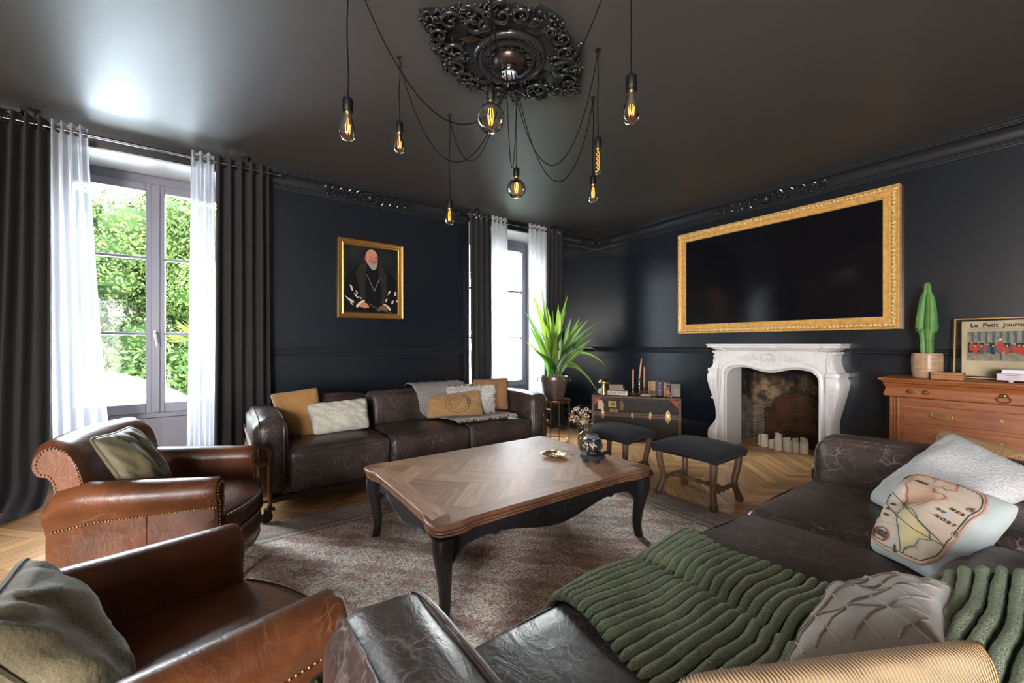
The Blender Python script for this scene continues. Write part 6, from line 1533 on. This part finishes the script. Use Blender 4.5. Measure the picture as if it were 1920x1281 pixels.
for s in (-1, 1):
    for i in range(-3, 4):
        mb.tube([(s*.25 + i*.008 - .025, -.035, -.028), (s*.25 + i*.008 + .025, .035, -.028)], .0022, 4); mb.tube([(s*.25 + i*.008 + .025, -.035, -.028), (s*.25 + i*.008 - .025, .035, -.028)], .0022, 4)
        mb.tube([(i*.008 - .025, s*.245 - .03, -.028), (i*.008 + .025, s*.245 + .03, -.028)], .0022, 4); mb.tube([(i*.008 + .025, s*.245 - .03, -.028), (i*.008 - .025, s*.245 + .03, -.028)], .0022, 4)
mb.build('lattice', M_rose, t)

# ---------------------------------------------------------------- spider pendant lamp
cz = H - .05; CX, CY = 1.315, 1.868
t = thing('spider_pendant', 'black spider chandelier with looped cables and filament bulbs', 'chandelier', (CX, CY, cz))
mb = MB(); mb.lathe([(.0,.004),(.088,.004),(.09,0),(.086,-.012),(.07,-.03),(.055,-.036),(.05,-.03),(0,-.028)], 40); mb.build('canopy', simple('black_bronze_canopy', (.05,.035,.03), .3, .6), t, smooth=40)
mb = MB(); mb.lathe([(0,-.03),(.047,-.03),(.047,-.068),(.043,-.072),(0,-.068)], 32); mb.build('cable_collar', simple('polished_steel_collar', (.7,.7,.72), .12, 1), t, smooth=40)
def bulb_st(mb, fb, r=.032, h=.125):
    mb.lathe([(.012,0),(.014,-.012),(.018,-.03),(.027,-.062),(r,-.088),(r*.92,-.104),(r*.6,-.119),(.004,-h)], 24)
    for i in range(6): a = i*pi/3; fb.tube([(.006*cos(a),.006*sin(a),-.022),(.011*cos(a),.011*sin(a),-.05),(.009*cos(a+.5),.009*sin(a+.5),-.09)], .0013, 5)
def bulb_gl(mb, fb, r=.0625):
    c = -r - .022; mb.lathe([(.014,0),(.015,-.014)] + [(r*sin(a), c + r*cos(a)) for a in [.28 + (pi-.28)*i/18 for i in range(18)]] + [(.002, c-r)], 32)
    for i in range(6): a = i*pi/3; fb.tube([(.008*cos(a),.008*sin(a),-.03),(.014*cos(a),.014*sin(a),c+.01),(.008*cos(a+.6),.008*sin(a+.6),c-r*.45)], .0013, 5)
def bulb_tb(mb, fb, r=.015, h=.15):
    mb.lathe([(.012,0),(r,-.01),(r,-h+.012),(r*.7,-h+.003),(.002,-h)], 18)
    for q in (0, pi): fb.tube([(.008*cos(q+i*.6), .008*sin(q+i*.6), -.02 - .11*i/24) for i in range(25)], .001, 5)
SPEC = [  # hook (x, y), socket top z, bulb kind, sag, small loop
 ((0.421, 1.751), 1.67, 2.158, 'st', .40), ((0.821, 2.252), 2.31, 2.407, 'st', .46), ((1.317, 2.610), 2.89, 2.170, 'st', .34),
 ((0.985, 1.546), 1.83, 2.301, 'gl', .10), ((1.609, 2.206), 2.73, 2.329, 'gl', .42), ((1.693, 1.556), 2.25, 2.289, 'tb', .50),
 ((1.998, 1.879), 2.69, 2.261, 'st', .50), ((1.213, 0.953), 1.48, 2.126, 'st', .3)]
m_socket = simple('matt_black_socket', (.003,.003,.004), .5, Specular_IOR_Level=.25)
for i, ((hx_, hy_), Dp, zs_, kind, sag) in enumerate(SPEC):
    hk = V((hx_ - CX, hy_ - CY, H - cz - .018)); a = 2*pi*i/8 + .4; st = V((.033*cos(a), .033*sin(a), -.066)); low = zs_ - cz
    n = 40; pts = [st]
    d_ = hk - st
    for k_ in range(1, n+1):
        q = k_/n; p = st + d_*q; p.z = st.z + d_.z*q - 4*sag*(q*(1-q))**.9*1.0; pts.append(p)
    pts[-1] = hk + V((0,0,.006)); drop = [V((hk.x + .004*sin(k_*.9), hk.y + .004*cos(k_*.7)*(0 if k_ in (0, 10) else 1), hk.z + (low - hk.z)*k_/10)) for k_ in range(1, 11)]; drop[-1] = V((hk.x, hk.y, low))
    mb = MB(); mb.tube(pts + drop, .0026, 6); mb.build('cable', M_cable, t)
    mb = MB(); mb.lathe([(.0,.0),(.016,0),(.016,-.006),(0,-.006)], 16, (hk.x, hk.y, H - cz)); mb.tube([V((hk.x, hk.y, H-cz-.004)), V((hk.x+.012, hk.y, H-cz-.012)), V((hk.x+.01, hk.y, H-cz-.03)), V((hk.x-.004, hk.y, H-cz-.03)), V((hk.x-.012, hk.y, H-cz-.018))], .0018, 6); mb.build('ceiling_hook', M_cast, t)
    mb = MB(); mb.lathe([(.003,.012),(.006,.0),(.012,-.004),(.019,-.008),(.0205,-.012),(.0205,-.058),(.019,-.06),(0,-.06)], 22, (hk.x, hk.y, low)); so = mb.build('socket', m_socket, t, smooth=40)
    gb, fb = MB(), MB(); {'st': bulb_st, 'gl': bulb_gl, 'tb': bulb_tb}[kind](gb, fb)
    off = V((hk.x, hk.y, low - .058)); gb.v = [tuple(V(p)+off) for p in gb.v]; fb.v = [tuple(V(p)+off) for p in fb.v]
    gb.f = [f for f in gb.f if len(f) == 4]; gb.m = gb.m[:len(gb.f)]; gb.val = gb.val[:len(gb.f)]
    b_ = gb.build('bulb', M_amber if kind != 'gl' else M_smoke, t, smooth=180); fb.build('filament', M_fil, b_, smooth=180)
    cap = MB(); cap.lathe([(.0135,.002),(.0145,-.004),(.0145,-.012),(.013,-.016)], 18, tuple(off)); cap.build('brass_collar', M_brass, b_)
